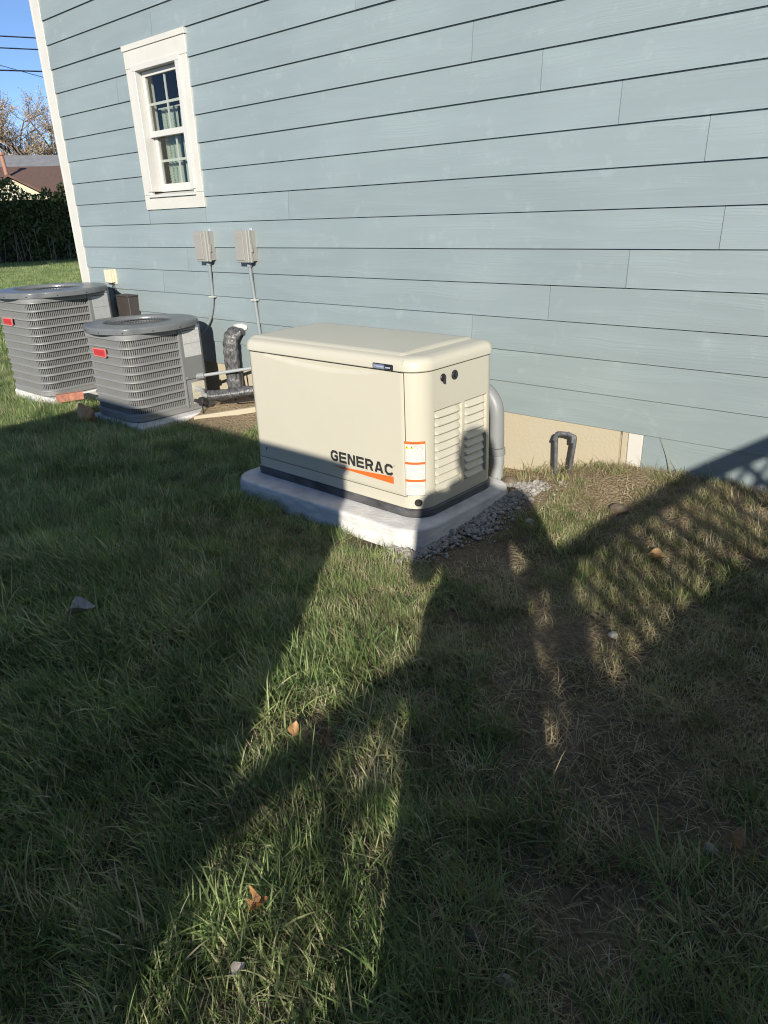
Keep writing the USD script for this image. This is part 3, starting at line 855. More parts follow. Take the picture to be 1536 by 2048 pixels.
    part(st, 'small_print', ink, 'ink_grey', smooth=False, kind='stuff')
    part(st, 'headline', [box(fx + .0010, fx + .0014, py0 + .026 + j * .0150, py0 + .0375 + j * .0150, lidz - .034, lidz - .025) for j in range(8)] +
         [box(fx + .0010, fx + .0014, py0 + .026, py1 - .04, lidz - .128, lidz - .1265)], 'ink', smooth=False)
    if seed == 0:
        s2 = part(pn2, 'sticker', box(fx - .0086, fx - .0052, py0 + .050, py1 - .040, z0 + .050, zs - .030), 'paper_yellow', smooth=False, label='cream sticker low on the service panel')
        part(s2, 'small_print', [box(fx - .0052, fx - .0046, py0 + .056, py1 - .05 - .01 * (j % 3), z0 + .075 + j * .032, z0 + .0775 + j * .032) for j in range(4)], 'ink_grey', smooth=False)
    # maker's badge on the front
    bcx = {0: -5.225, 1: -6.665}[seed]
    bcz = {0: .553, 1: .690}[seed]
    by_ = cy - h - .005
    sk = [(-.088, .030), (.083, .034), (.092, .022), (.086, -.026), (.074, -.034), (-.080, -.030), (-.090, 0)]
    fr_ = sg.Polygon([(a * 1.02, b * .98) for a, b in sk])
    bg = part(ac, 'badge', on_front(extrude(fr_, .008), bcx, by_ + .004, bcz), 'red_badge_edge', smooth=False, label='red maker\'s badge on the front louvres')
    part(bg, 'badge_field', on_front(extrude(affinity.scale(fr_, .90, .76), .0015), bcx, by_ - .004, bcz), 'red_badge', smooth=False)
    tm = text('Goodman', .026, .001, True)
    wd_ = tm[0][:, 0].max()
    tv = tm[0].copy(); tv[:, 0] = (tv[:, 0] - wd_ / 2) * (.135 / wd_)
    part(bg, 'lettering', on_front((tv, tm[1]), bcx, by_ - .0055, bcz - .010), 'red_letters', smooth=False)
    # lid with its fan opening
    N = 96
    th = np.arange(N) * 2 * np.pi / N + np.pi / N

    def ringat(ins, zz, blend=0.):
        rr_ = rrect(h + .002 - ins, h + .002 - ins, np.maximum([.052, rad + .002, rad + .002, rad + .002] - np.full(4, min(ins, .05)), .02), 40, cx, cy)
        ang = np.arctan2(rr_[:, 1] - cy, rr_[:, 0] - cx)
        dist = np.hypot(rr_[:, 1] - cy, rr_[:, 0] - cx)
        o = np.argsort(ang)
        d = np.interp((th + np.pi) % (2 * np.pi) - np.pi, ang[o], dist[o], period=2 * np.pi)
        d = d * (1 - blend) + blend * (.86 * h)
        return np.c_[cx + d * np.cos(th), cy + d * np.sin(th), np.full(N, zz)]

    def circ(r_, zz):
        return np.c_[cx + r_ * np.cos(th), cy + r_ * np.sin(th), np.full(N, zz)]

    lid_ = part(ac, 'lid', loft([ringat(.016, lidz), ringat(.001, lidz), ringat(0, lidz + .003), ringat(0, zt_ - .014), ringat(.002, zt_ - .008), ringat(.006, zt_ - .003), ringat(.012, zt_ - .0005), ringat(.018, zt_),
                                 circ(.80 * h, zt_ + .001), circ(.785 * h, zt_ + .005), circ(.77 * h, zt_ + .002), circ(.75 * h, zt_ - .016), circ(.745 * h, zt_ - .06)], False, False), 'ac_lid', smooth=50)
    part(lid_, 'lid_seam', loft([ringat(.0025, lidz - .003), ringat(.0025, lidz - .0002)], False, False), 'seam_black')
    for a in np.arange(12) * np.pi / 6 + .2:
        d = ringat(.0, lidz + .013)
        j = int(a / (2 * np.pi) * N) % N
        part(lid_, 'screw', box(d[j, 0] - .004, d[j, 0] + .004, d[j, 1] - .004, d[j, 1] + .004, lidz + .010, lidz + .017, .0015), 'dark_inside', smooth=False)
    # fan guard: dished wires round a hub, fan below
    gw = []
    prof_ = lambda r_: zt_ - .012 - .040 * (1 - (r_ / (.76 * h)) ** 2)
    for a in np.arange(60) * 2 * np.pi / 60:
        rs = np.linspace(.085, .755 * h, 5)
        gw.append(tube(np.c_[cx + rs * np.cos(a), cy + rs * np.sin(a), prof_(rs)], .0023, 4, False))
    for r_ in (.088, .14, .19, .70 * h):
        gw.append(tube(np.c_[cx + r_ * np.cos(th), cy + r_ * np.sin(th), np.full(N, prof_(r_))][list(range(0, N, 2)) + [0]], .0034, 4, False))
    part(lid_, 'fan_guard', gw, 'guard_grey', smooth=60, kind='stuff')
    part(lid_, 'motor_cap', loft([circ(.09, zt_ - .054), circ(.09, zt_ - .046), circ(.075, zt_ - .042), circ(.03, zt_ - .038)]), 'ac_grey', smooth=30)
    part(lid_, 'cap_bolt', box(cx - .010, cx + .010, cy - .004, cy + .004, zt_ - .040, zt_ - .030, .002), 'dark_inside', smooth=False)
    fb = []
    for k_ in range(3):
        a0 = k_ * 2 * np.pi / 3 + .4
        P = []
        for r_ in np.linspace(.06, .70 * h, 6):
            for s in np.linspace(-.5, .5, 4):
                a = a0 + s * 1.1
                P.append((cx + r_ * math.cos(a), cy + r_ * math.sin(a), zt_ - .105 + s * .05))
        P = np.array(P); i_ = np.arange(24).reshape(6, 4)
        fb.append((P, np.vstack([np.stack([i_[:-1, :-1], i_[1:, :-1], i_[1:, 1:], i_[:-1, 1:]], -1).reshape(-1, 4)])[:, [0, 1, 2, 3]]))
    fb = [(v_, np.vstack([q_[:, [0, 1, 2]], q_[:, [0, 2, 3]]])) for v_, q_ in fb]
    for b_ in fb:
        part(ac, 'fan_blade', b_, 'dark_inside', smooth=True)
    part(ac, 'fan_well', loft([circ(.75 * h, z0 + .2), circ(.75 * h, z0 + .202)]), 'dark_inside')
    return ac


make_ac(-5.190, -.567, .057, .330, .686, 9, 'smaller grey air conditioner with white sticker, nearer the cream generator', 0)
make_ac(-6.591, -.569, .078, .368, .857, 11, 'taller grey air conditioner at the left frame edge, near the white corner board', 1)
top('concrete_pad', box(-5.50, -4.77, -.925, -.10, -.06, .053, .012), 'concrete', 'low concrete pad under the smaller air conditioner', 'concrete pad', 'pads under the air conditioners', smooth=False)
top('concrete_pad', box(-6.94, -6.20, -.915, -.10, -.06, .072, .012), 'concrete', 'low concrete pad under the taller air conditioner at far left', 'concrete pad', 'pads under the air conditioners', smooth=False)
# loose brick
bk = thing('brick', 'loose reddish brick lying between the two air conditioners', 'brick', (-6.20, -.80, .05))
bm = m3.Manifold.cube((.095, .205, .064), True)
for k_ in (-1, 0, 1):
    bm = bm - m3.Manifold.cylinder(.2, .013, .014, 16, True).translate((-.012, k_ * .06, 0))
mm_ = bm.rotate((0, -6, -14)).translate((-6.10, -.80, .082)).to_mesh()
part(bk, 'body', (mm_.vert_properties[:, :3], mm_.tri_verts), 'brick', smooth=20)


def rock(c, s, seed, sub=1):
    t_ = trimesh.creation.icosphere(sub, 1.0)
    v_ = np.array(t_.vertices)
    v_ = v_ * (.72 + .55 * meshkit.noise(v_ * 1.4 + seed * 3.3, seed)[:, None]) * np.array(s)
    return v_ + c, np.array(t_.faces)


top('clay_clod', [rock((-5.36, -1.035, .10), (.085, .06, .075), 5, 3)], 'leaf_tan', 'tan lump of clay at the front left foot of the smaller air conditioner', 'clod')
# ------------------------------------------------------------------ boxes, conduits and pipes on the wall
for n_, (bx, lab_) in enumerate([(-4.868, 'grey disconnect box on the siding below the window, left of the pair'), (-4.372, 'grey disconnect box on the siding, right of the pair, further from the window')]):
    d = thing('disconnect_box', lab_, 'electrical box', (bx - .06, -.02, 1.137), 'disconnect boxes on the siding')
    w_ = .138
    part(d, 'back_box', box(bx - w_, bx, -.066, -.012, 1.142, 1.348, .003), 'box_grey', smooth=False)
    part(d, 'cover', box(bx - w_ - .006, bx - .004, -.098, -.0665, 1.136, 1.352, .004), 'box_grey', smooth=False)
    part(d, 'cover_face', box(bx - w_ - .001, bx - .040, -.104, -.0985, 1.150, 1.342, .003), 'box_grey', smooth=False)
    part(d, 'cover_flange', box(bx - .016, bx + .004, -.080, -.060, 1.134, 1.354, .003), 'box_grey', smooth=False)
    part(d, 'embossed_line', [box(bx - w_ + .008, bx - .048, -.1056, -.1035, zz, zz + .004) for zz in (1.318, 1.308, 1.298)], 'box_grey', smooth=False)
    part(d, 'hasp', [box(bx + .001, bx + .007, -.074, -.056, 1.214, 1.262, .002), box(bx + .001, bx + .012, -.074, -.060, 1.204, 1.216, .002)], 'box_grey', smooth=False)
    part(d, 'knockout', on_right(trimesh.creation.annulus(.012, .015, .002), bx, -.036, 1.170), 'box_grey')
    part(d, 'mounting_tab', box(bx - .058, bx - .030, -.022, -.016, 1.348, 1.366, .002), 'badge_silver', smooth=False)
c1 = thing('flexible_conduit', 'grey flexible conduit curving down from the left disconnect box behind the smaller air conditioner', 'conduit', (-4.98, -.04, .5))
path1 = bez([(-4.935, -.045, 1.145), (-4.935, -.042, 1.08), (-4.948, -.036, .98), (-4.955, -.034, .87), (-4.985, -.036, .76), (-5.035, -.045, .67), (-5.12, -.08, .575), (-5.20, -.15, .52)], 6)
part(c1, 'tube', tube(path1, .0125, 10), 'flex_grey')
part(c1, 'fitting', tube([(-4.935, -.045, 1.145), (-4.935, -.045, 1.105)], .018, 10), 'flex_grey')
part(c1, 'strap', box(-4.985, -4.925, -.050, -.016, .866, .876, .002), 'white_vinyl', smooth=False)
c2 = thing('flexible_conduit', 'straight grey conduit running down from the right disconnect box to behind the generator', 'conduit', (-4.43, -.04, .5))
path2 = bez([(-4.440, -.045, 1.145), (-4.442, -.042, 1.08), (-4.440, -.036, .97), (-4.434, -.034, .87), (-4.420, -.034, .70), (-4.412, -.034, .50), (-4.408, -.04, .34)], 6)
part(c2, 'tube', tube(path2, .0125, 10), 'flex_grey')
part(c2, 'fitting', tube([(-4.440, -.045, 1.145), (-4.440, -.045, 1.105)], .018, 10), 'flex_grey')
part(c2, 'strap', box(-4.466, -4.405, -.050, -.016, .866, .876, .002), 'white_vinyl', smooth=False)
# outlet box with two cables
ob = thing('outlet_box', 'small ivory outlet box on the siding near the white corner board', 'electrical box', (-6.43, -.02, .92))
part(ob, 'back_plate', box(-6.510, -6.395, -.030, -.012, .918, 1.046, .003), 'ivory', smooth=False)
part(ob, 'cover', box(-6.530, -6.425, -.068, -.030, .928, 1.044, .006), 'ivory', smooth=False)
part(ob, 'hinge', box(-6.424, -6.412, -.046, -.030, .935, 1.035, .002), 'ivory', smooth=False)
for dx in (0, .022):
    part(ob, 'cable', tube(bez([(-6.46 + dx, -.045, .93), (-6.455 + dx, -.04, .86), (-6.425 + dx * .8, -.035, .76), (-6.40 + dx * .6, -.035, .66), (-6.395 + dx * .4, -.04, .5)], 6), .0042, 6), 'cable_black')
hb = thing('hose_tap', 'dark hose tap on a white plate low on the siding', 'tap', (-6.58, -.02, .72))
part(hb, 'plate', box(-6.675, -6.520, -.034, -.012, .640, .795, .003), 'white_paint', smooth=False)
part(hb, 'spout', tube(bez([(-6.600, -.03, .735), (-6.600, -.09, .735), (-6.600, -.125, .725), (-6.600, -.135, .69)], 5), .014, 10), 'brass_dark')
part(hb, 'handle', [on_front(trimesh.creation.annulus(.020, .028, .008), -6.585, -.095, .765), box(-6.613, -6.557, -.102, -.096, .762, .768), box(-6.588, -6.582, -.102, -.096, .737, .793)], 'brass_dark')
db = thing('dark_housing', 'dark brown upright box on the siding between the air conditioners', 'meter box', (-6.2, -.03, .68))
part(db, 'body', box(-6.300, -6.092, -.115, -.012, .56, .825, .004), 'dark_brown', smooth=False)
part(db, 'lid', box(-6.304, -6.088, -.120, -.012, .826, .838, .003), 'dark_brown', smooth=False)
part(db, 'lower_nipple', tube([(-6.15, -.06, .56), (-6.15, -.06, .40)], .022, 10), 'pvc_grey')

# taped refrigerant lines
ls = thing('refrigerant_lines', 'black taped refrigerant lines coming out of the siding beside the generator', 'pipes', (-4.68, -.1, .2))


def duct(path, w_, d_, seed):
    """A wrapped bundle, flattened, lumpy."""
    p = bez(path, 7)
    t_ = np.gradient(p, axis=0); t_ /= np.linalg.norm(t_, axis=1, keepdims=True)
    rings_ = []
    n_ = 18
    ang = np.arange(n_) * 2 * np.pi / n_
    side = np.array([.80, .60, 0])
    for i_ in range(len(p)):
        s_ = side - t_[i_] * (side @ t_[i_]); s_ /= np.linalg.norm(s_)
        o_ = np.cross(t_[i_], s_)
        ce, se = np.cos(ang), np.sin(ang)
        sq = (np.abs(ce) ** 4 + np.abs(se) ** 4) ** -.25
        rr_ = 1 + .16 * (meshkit.noise(np.c_[ce * 2 + i_ * .35, se * 2, np.full(n_, i_ * .5)], seed) - .5) + .05 * math.sin(i_ * 1.6)
        rings_.append(p[i_] + (sq * rr_ * w_ * ce)[:, None] * s_ + (sq * rr_ * d_ * se)[:, None] * o_)
    return loft(rings_)


part(ls, 'wall_bundle', duct([(-4.66, -.01, .628), (-4.675, -.065, .622), (-4.69, -.105, .575), (-4.69, -.115, .47), (-4.69, -.118, .33), (-4.685, -.12, .20)], .056, .030, 2), 'tape_black')
part(ls, 'wall_seal', [rock((-4.665, -.02, .655), (.085, .022, .030), 11, 2)], 'foam_white')
part(ls, 'ground_bundle', duct([(-4.62, -.42, .205), (-4.50, -.32, .215), (-4.38, -.21, .235), (-4.24, -.10, .25)], .034, .036, 5), 'tape_black')
part(ls, 'copper_stub', tube(bez([(-4.87, -.36, .225), (-4.78, -.36, .215), (-4.70, -.40, .20), (-4.60, -.40, .20)], 5), .017, 8), 'pvc_light')
part(ls, 'valve', [box(-4.80, -4.74, -.40, -.345, .10, .165, .008), tube([(-4.86, -.38, .13), (-4.70, -.38, .13)], .016, 8), tube([(-4.73, -.41, .05), (-4.73, -.41, .13)], .006, 6)], 'cable_black', smooth=30)
part(ls, 'thin_cable', tube(bez([(-4.60, -.10, .33), (-4.585, -.12, .22), (-4.57, -.2, .15), (-4.52, -.26, .14), (-4.36, -.16, .17)], 6), .007, 6), 'cable_black')
hcnd = thing('pale_conduit', 'straight pale grey conduit from the smaller air conditioner towards the wall behind the generator', 'conduit', (-4.65, -.2, .33))
part(hcnd, 'tube', tube([(-4.83, -.305, .316), (-4.40, -.035, .385)], .0125, 10), 'pvc_light')
part(hcnd, 'fitting', tube([(-4.87, -.33, .310), (-4.815, -.295, .318)], .024, 10), 'pvc_grey')
top('timber_batten', hull([(*(np.array(pp) + s * np.array([-.57, .82]) * .016), zz) for pp, zh in (((-4.72, -.50), .045), ((-4.20, -.14), .135)) for s in (-1, 1) for zz in (zh - .03, zh + .010)]), 'foundation',
    'pale batten lying on the soil between the air conditioner and the generator', 'batten', smooth=False)

# big bent conduit behind the generator
bc = thing('bent_conduit', 'thick grey conduit bending from the back of the generator down into the ground', 'conduit', (-2.17, -.22, 0))
yb = -.225
arc = [(-2.52, yb, .535), (-2.38, yb, .537), (-2.33, yb, .536)]
arc = np.vstack([arc, [(-2.33 + .155 * math.sin(a), yb, .381 + .155 * math.cos(a)) for a in np.linspace(.12, math.pi / 2, 14)], [(-2.173, yb, .30), (-2.171, yb, .20)]])
part(bc, 'sweep', tube(arc, .0405, 20), 'pvc_grey', smooth=50)
part(bc, 'coupling', loft([np.c_[-2.170 + r_ * np.cos(np.arange(24) * np.pi / 12), yb + r_ * np.sin(np.arange(24) * np.pi / 12), np.full(24, zz)] for r_, zz in ((.043, .198), (.0465, .196), (.0465, .182), (.0475, .181), (.0475, .158), (.044, .156))][::-1]), 'pvc_grey', smooth=30)
part(bc, 'riser', tube([(-2.170, yb, .18), (-2.169, yb, .095)], .0415, 20), 'pvc_light', smooth=50)
part(bc, 'riser', tube([(-2.169, yb, .096), (-2.167, yb, -.08)], .0370, 20), 'pvc_light', smooth=50)

# U-shaped pipe by the foundation
up = thing('u_pipe', 'dark grey upside-down U of pipe standing in front of the tan foundation', 'pipe', (-1.77, -.15, .1))
uy = -.15
upts = [(-1.838, uy, .02), (-1.842, uy, .18), (-1.845, uy, .292), (-1.842, uy, .312), (-1.826, uy, .320), (-1.79, uy + .01, .318), (-1.755, uy + .012, .312), (-1.742, uy + .012, .296), (-1.752, uy + .008, .18), (-1.768, uy + .004, .02)]
part(up, 'pipe', tube(bez(upts, 4), .0102, 12), 'pipe_dark', smooth=50)
for c in (upts[3], upts[6]):
    part(up, 'elbow', tube([(c[0] - (.012 if c is upts[3] else -.003), c[1], c[2] - .035), (c[0], c[1], c[2]), (c[0] + (.03 if c is upts[3] else -.034), c[1], c[2] + .008)], .0122, 12), 'pipe_dark', smooth=50)

# ------------------------------------------------------------------ gravel, stones and leaves
st_ = []
rg = np.random.default_rng(31)
sc = []
while len(sc) < 2300:
    p = np.array([rg.uniform(-2.05, -1.45), rg.uniform(-1.40, -.30)])
    dx = max(PX0 - p[0], 0, p[0] - PX1); dy = max(PY0 - p[1], 0, p[1] - PY1)
    dd = math.hypot(dx, dy)
    if dd < .004 or p[1] < PY0 - .10:
        continue
    wmax = .20 if p[1] > -.95 else .12
    if rg.random() < math.exp(-(dd / (wmax * .55)) ** 2):
        sc.append((p, dd))
for n_, (p, dd) in enumerate(sc):
    s = min(rg.gamma(1.5, .0026) + .003, .024)
    v_, f_ = rock((0, 0, 0), (s, s * rg.uniform(.6, 1), s * rg.uniform(.5, .8)), n_ % 40, 0 if s < .016 else 1)
    a = rg.uniform(0, 6.28)
    ca, sa = math.cos(a), math.sin(a)
    v_ = np.c_[v_[:, 0] * ca - v_[:, 1] * sa, v_[:, 0] * sa + v_[:, 1] * ca, v_[:, 2]]
    st_.append((v_ + [p[0], p[1], float(gz(*p)) + s * .25 + .02 * math.exp(-dd / .08)], f_))
top('gravel', st_, 'stone', kind='stuff', smooth=False)
for (px, py, s, m_, lb) in [(-1.66, -.70, .026, 'stone_pale', 'whitish stone at the edge of the gravel right of the slab'), (-.325, -2.075, .019, 'stone_pale', 'pale pebble beside the curled dry leaf'),
                            (-.62, -2.62, .03, 'clod', 'brown clod in the grass at the bottom, right of centre'), (-1.33, -.46, .045, 'clod', 'large earth clod on the bank below the white trim board'),
                            (-.93, -1.33, .020, 'stone', 'grey stone on the dry grass right of the sunlit patch'), (-.52, -2.66, .022, 'stone_pale', 'grey pebble near the bottom right of the lawn'),
                            (-2.03, -.30, .05, 'clod', 'sandy clod beside the foot of the thick conduit')]:
    top('stone' if m_ != 'clod' else 'soil_clod', [rock((px, py, float(gz(px, py)) + s * .3), (s, s * .75, s * .6), int(s * 1000), 2)], m_, lb, 'stone' if m_ != 'clod' else 'clod')


def leaf(name, px, py, size, ang, curl, m_, label, lobed=False, lift_=.02, tilt=0.):
    n_, k_ = 15, 7
    u_ = np.linspace(0, 1, n_)
    wid = np.sin(np.pi * u_ ** .8) * .38
    if lobed:
        wid = wid * (1 + .45 * np.sin(u_ * 14)) + .03
    P = []
    for a, ww in zip(u_, wid):
        for s in np.linspace(-1, 1, k_):
            P.append(((a - .5), s * ww, curl * (s * ww) ** 2 * 3 + .25 * curl * (a - .5) ** 2))
    P = np.array(P) * size
    ct, st2 = math.cos(tilt), math.sin(tilt)
    P = np.c_[P[:, 0] * ct - P[:, 2] * st2, P[:, 1], P[:, 0] * st2 + P[:, 2] * ct]
    ca, sa = math.cos(ang), math.sin(ang)
    P = np.c_[P[:, 0] * ca - P[:, 1] * sa + px, P[:, 0] * sa + P[:, 1] * ca + py, P[:, 2] + float(gz(px, py)) + lift_]
    i_ = np.arange(n_ * k_).reshape(n_, k_)
    q_ = np.stack([i_[:-1, :-1], i_[1:, :-1], i_[1:, 1:], i_[:-1, 1:]], -1).reshape(-1, 4)
    t_ = thing(name, label, 'leaf', (px, py, float(gz(px, py))))
    bl = part(t_, 'blade', (P, q_), m_, smooth=True)
    mid = P.reshape(n_, k_, 3)[:, k_ // 2]
    part(t_, 'stalk', tube(np.vstack([mid[:3][::-1] * 1, mid[0] + (mid[0] - mid[2]) * .9 + [0, 0, .004]]), .0012, 5), m_)


leaf('dry_leaf', -2.556, -2.513, .12, .9, .9, 'leaf_pale', 'pale curled leaf lying on the shaded lawn at far left', lift_=.055, tilt=.2)
leaf('dry_leaf', -1.017, -2.891, .047, 1.2, 1.0, 'leaf_orange', 'bright orange-tan leaf in the grass low in the centre', True, .05, .3)
leaf('dry_leaf', -1.40, -2.44, .045, 2.1, 1.1, 'leaf_tan', 'tan leaf standing in the shade edge beside the sunlit strip', False, .045, .8)
leaf('dry_leaf', -1.28, -2.43, .045, .4, 1.3, 'leaf_tan', 'folded brown leaf just right of the tan leaf', True, .04)
leaf('dry_leaf', -.937, -3.01, .035, 1.6, .8, 'leaf_pale', 'small pale leaf near the bottom edge of the lawn', False, .045)
leaf('dry_leaf', -.285, -2.05, .048, 2.6, 2.2, 'leaf_tan', 'curled brown leaf on the shaded ground at right', False, .03)
leaf('dry_leaf', -3.60, -1.12, .055, 1.0, .8, 'leaf_green', 'yellow-green leaf on the worn grass left of the slab', False, .035)
leaf('dry_leaf', -1.02, -.74, .085, .3, .7, 'leaf_tan', 'long tan leaf on the dry grass by the bank at right', False, .03)

# ------------------------------------------------------------------ grass
def tuft(n, lmin, lmax, wid, lean, spread, bias, seed, seg=4):
    """A patch of blades; bias: how much they lean the same way (+x)."""
    r_ = np.random.default_rng(seed)
    L = r_.uniform(lmin, lmax, n) * (1 + .25 * (r_.random(n) < .12))
    wd_ = wid * r_.uniform(.65, 1.25, n)
    ph_ = r_.normal(0, 1.0, n) * (1 - bias) * 2.2 + r_.normal(0, .35, n)
    b = r_.normal(0, spread, (n, 2))
    a0 = np.clip(r_.normal(lean * .55, .22, n), -.2, 1.3)
    a1 = np.clip(a0 + r_.normal(lean * .75, .35, n), .05, 1.75)
    tw = r_.uniform(-1.2, 1.2, n)
    side_bend = r_.normal(0, .35, n)
    t_ = np.linspace(0, 1, seg + 1)
    V, Fc = [], []
    pos = np.c_[b, np.full(n, -.006)]
    d_h = np.c_[np.cos(ph_), np.sin(ph_)]
    for k_ in range(seg + 1):
        f_ = t_[k_]
        an = a0 + (a1 - a0) * f_
        azi = ph_ + side_bend * f_
        dh = np.c_[np.cos(azi), np.sin(azi)]
        w_ = wd_ * (1 - f_ ** 2.2) * (.75 + .5 * min(f_ * 3, 1) * .5) + .0002
        sa_ = azi + np.pi / 2
        nz = np.sin(tw * (0.4 + f_))
        sv = np.c_[np.cos(sa_) * np.cos(tw * .6), np.sin(sa_) * np.cos(tw * .6), np.sin(tw * .6)]
        V.append(np.stack([pos - sv * w_[:, None] / 2, pos + sv * w_[:, None] / 2], 1))
        if k_ < seg:
            st = (L / seg)[:, None]
            pos = pos + st * np.c_[dh * np.sin(an)[:, None], np.cos(an)]
            pos[:, 2] = np.maximum(pos[:, 2], .004)
    V = np.stack(V, 1)                     # n, seg+1, 2, 3
    base = np.arange(n)[:, None] * (seg + 1) * 2
    for k_ in range(seg):
        o = base + k_ * 2
        Fc += [np.c_[o, o + 1, o + 3], np.c_[o, o + 3, o + 2]]
    return V.reshape(-1, 3), np.vstack(Fc)


grass = UsdGeom.PointInstancer.Define(stage, '/World/grass')
grass.GetPrim().SetCustomDataByKey('kind', 'stuff')
protos = []


def proto(mesh, material):
    pth = f'/World/grass/protos/tuft_{len(protos):03d}'
    usdkit.mesh(stage, pth, mesh, M[material], smooth=False)
    protos.append(pth)
    return len(protos) - 1


UsdGeom.Scope.Define(stage, '/World/grass/protos')
long_g = [proto(tuft(36, .042, .105, .0042, .95, .036, .40, 100 + s), 'grass_green') for s in range(6)]
short_g = [proto(tuft(46, .022, .052, .0042, .55, .034, .25, 200 + s), 'grass_green') for s in range(5)]
short_o = [proto(tuft(46, .020, .050, .0040, .7, .034, .2, 250 + s), 'grass_olive') for s in range(4)]
olive = [proto(tuft(30, .035, .09, .0036, .95, .036, .4, 300 + s), 'grass_olive') for s in range(4)]
dry = [proto(tuft(24, .04, .12, .0022, 1.15, .040, .35, 400 + s), 'grass_dry') for s in range(5)]
flat_dry = [proto(tuft(16, .03, .10, .0020, 1.75, .05, .15, 500 + s), 'grass_dry') for s in range(3)]
tall = [proto(tuft(10, .12, .20, .0046, .55, .018, .3, 600 + s, 6), 'grass_green') for s in range(3)]
far_g = [proto(tuft(26, .05, .10, .0085, .6, .09, .4, 700 + s, 2), 'grass_green') for s in range(3)]

gr = np.random.default_rng(99)


def nz2(x, y, s, seed, o=3):
    return meshkit.fbm(np.stack([x * s, y * s, np.zeros_like(x)], -1), o, seed)


pos_, ori_, scl_, ids_ = [], [], [], []


def blob(x, y, cx, cy, rx, ry, a=0.):
    c, s = math.cos(a), math.sin(a)
    u_ = ((x - cx) * c + (y - cy) * s) / rx; v_ = (-(x - cx) * s + (y - cy) * c) / ry
    return np.exp(-(u_ ** 2 + v_ ** 2))


def scatter(n, x0, x1, y0, y1, keep):
    x = gr.uniform(x0, x1, n); y = gr.uniform(y0, y1, n)
    k = keep(x, y)
    return x[k], y[k]


def blocked(x, y):
    b = (x > PX0 - .012) & (x < PX1 + .015) & (y > PY0 - .012) & (y < PY1 + .02)
    b |= (x > -5.53) & (x < -4.75) & (y > -.915) & (y < -.08)
    b |= (x > -6.97) & (x < -6.17) & (y > -.93) & (y < -.08)
    b |= (y > -.015) & (x > -7.05)
    b |= (x > -4.75) & (x < -4.05) & (y > -.62)
    b |= (x > -6.1) & (x < -5.6) & (y > -.72)
    b |= np.hypot(x + 2.168, y + .225) < .05
    return b


def cover(x, y):
    """(density 0..1, dryness 0..1, length factor)"""
    d = np.ones_like(x)
    nse = nz2(x, y, 2.6, 11); nse2 = nz2(x, y, 7., 12)
    right = sstep((x + 1.75) / .7) * (1 - .60 * sstep((-2.15 - y) / .5))
    d -= right * (.20 + .8 * np.clip(nse2 - .42, 0, 1))
    soil = np.maximum.reduce([blob(x, y, -1.45, -1.22, .30, .16, -.35), blob(x, y, -1.12, -1.50, .26, .26), blob(x, y, -.95, -1.75, .30, .22, -.5), blob(x, y, -.55, -1.95, .26, .22),
                              blob(x, y, -.50, -2.45, .16, .16), .9 * blob(x, y, -1.62, -1.0, .16, .2), .8 * blob(x, y, -1.37, -2.38, .13, .10), .9 * blob(x, y, -1.70, -1.95, .10, .10)])
    d -= 1.15 * soil * (.55 + .9 * nse2)
    gravel = np.exp(-(np.maximum(np.maximum(x - PX1, 0), 0) / .20) ** 2) * (x > PX1 - .05) * (y > -1.30) * (y < -.30)
    d -= 1.6 * gravel
    front = ((x > -2.3) & (x < -1.85) & (y > -1.36) & (y < -1.24)) * .7
    d -= front
    wallstrip = sstep((y + .62) / .4) * (x > -2.5) * (x < -1.30)
    d -= .70 * wallstrip
    worn = blob(x, y, -3.62, -1.05, .35, .28)
    d -= .45 * worn
    d = np.clip(d, 0.05, 1) * (gravel < .5)
    dryness = .05 + .26 * right + .55 * sstep((y + .75) / .5) * (x > -2.6) + .35 * worn + .5 * np.clip(nse - .5, 0, 1) * (.4 + right) + .30 * soil + .12 * sstep((x + 2.9) / .6) * sstep((y + 2.0) / .5)
    dryness = np.clip(dryness, 0, .93)
    lf = 1.0 - .75 * sstep((y + 2.3) / .7) * sstep((x + 3.1) / .6)
    return d, dryness, lf


def field(x, y):
    """Which way the grass lies."""
    return 5.6 * nz2(x, y, .75, 21, 2) + 2.2 * nz2(x, y, 2.4, 22, 2) + .35 * x


def add(x, y, far=False):
    d, dr, lf = cover(x, y)
    n = len(x)
    r1, r2, r3 = gr.random(n), gr.random(n), gr.random(n)
    ids = np.zeros(n, int)
    for j in range(n):
        if far:
            ids[j] = far_g[int(r3[j] * len(far_g)) % len(far_g)]
        elif r2[j] < dr[j]:
            ids[j] = (dry + flat_dry + olive[:2])[int(r3[j] * 10) % 10]
        elif r2[j] < dr[j] + .28 + .22 * (1 - lf[j]):
            ids[j] = (olive if r1[j] < lf[j] else short_o)[int(r3[j] * 4) % 4]
        elif r3[j] < .022 * lf[j]:
            ids[j] = tall[j % 3]
        else:
            ids[j] = short_g[j % 5] if r1[j] > lf[j] else long_g[j % 6]
    yaw = field(x, y) + gr.normal(0, .95, n)
    s = gr.uniform(.75, 1.2, n) * (.75 + .25 * lf) * (1 if far else (.55 + .9 * nz2(x, y, 4.5, 33, 2)))
    zz = gz(x, y)
    for j in range(n):
        pos_.append((x[j], y[j], zz[j])); ids_.append(int(ids[j]))
        q_ = Gf.Quath(math.cos(yaw[j] / 2), 0, 0, math.sin(yaw[j] / 2))
        ori_.append(q_)
        scl_.append((s[j], s[j], s[j] * gr.uniform(.75, 1.1)))


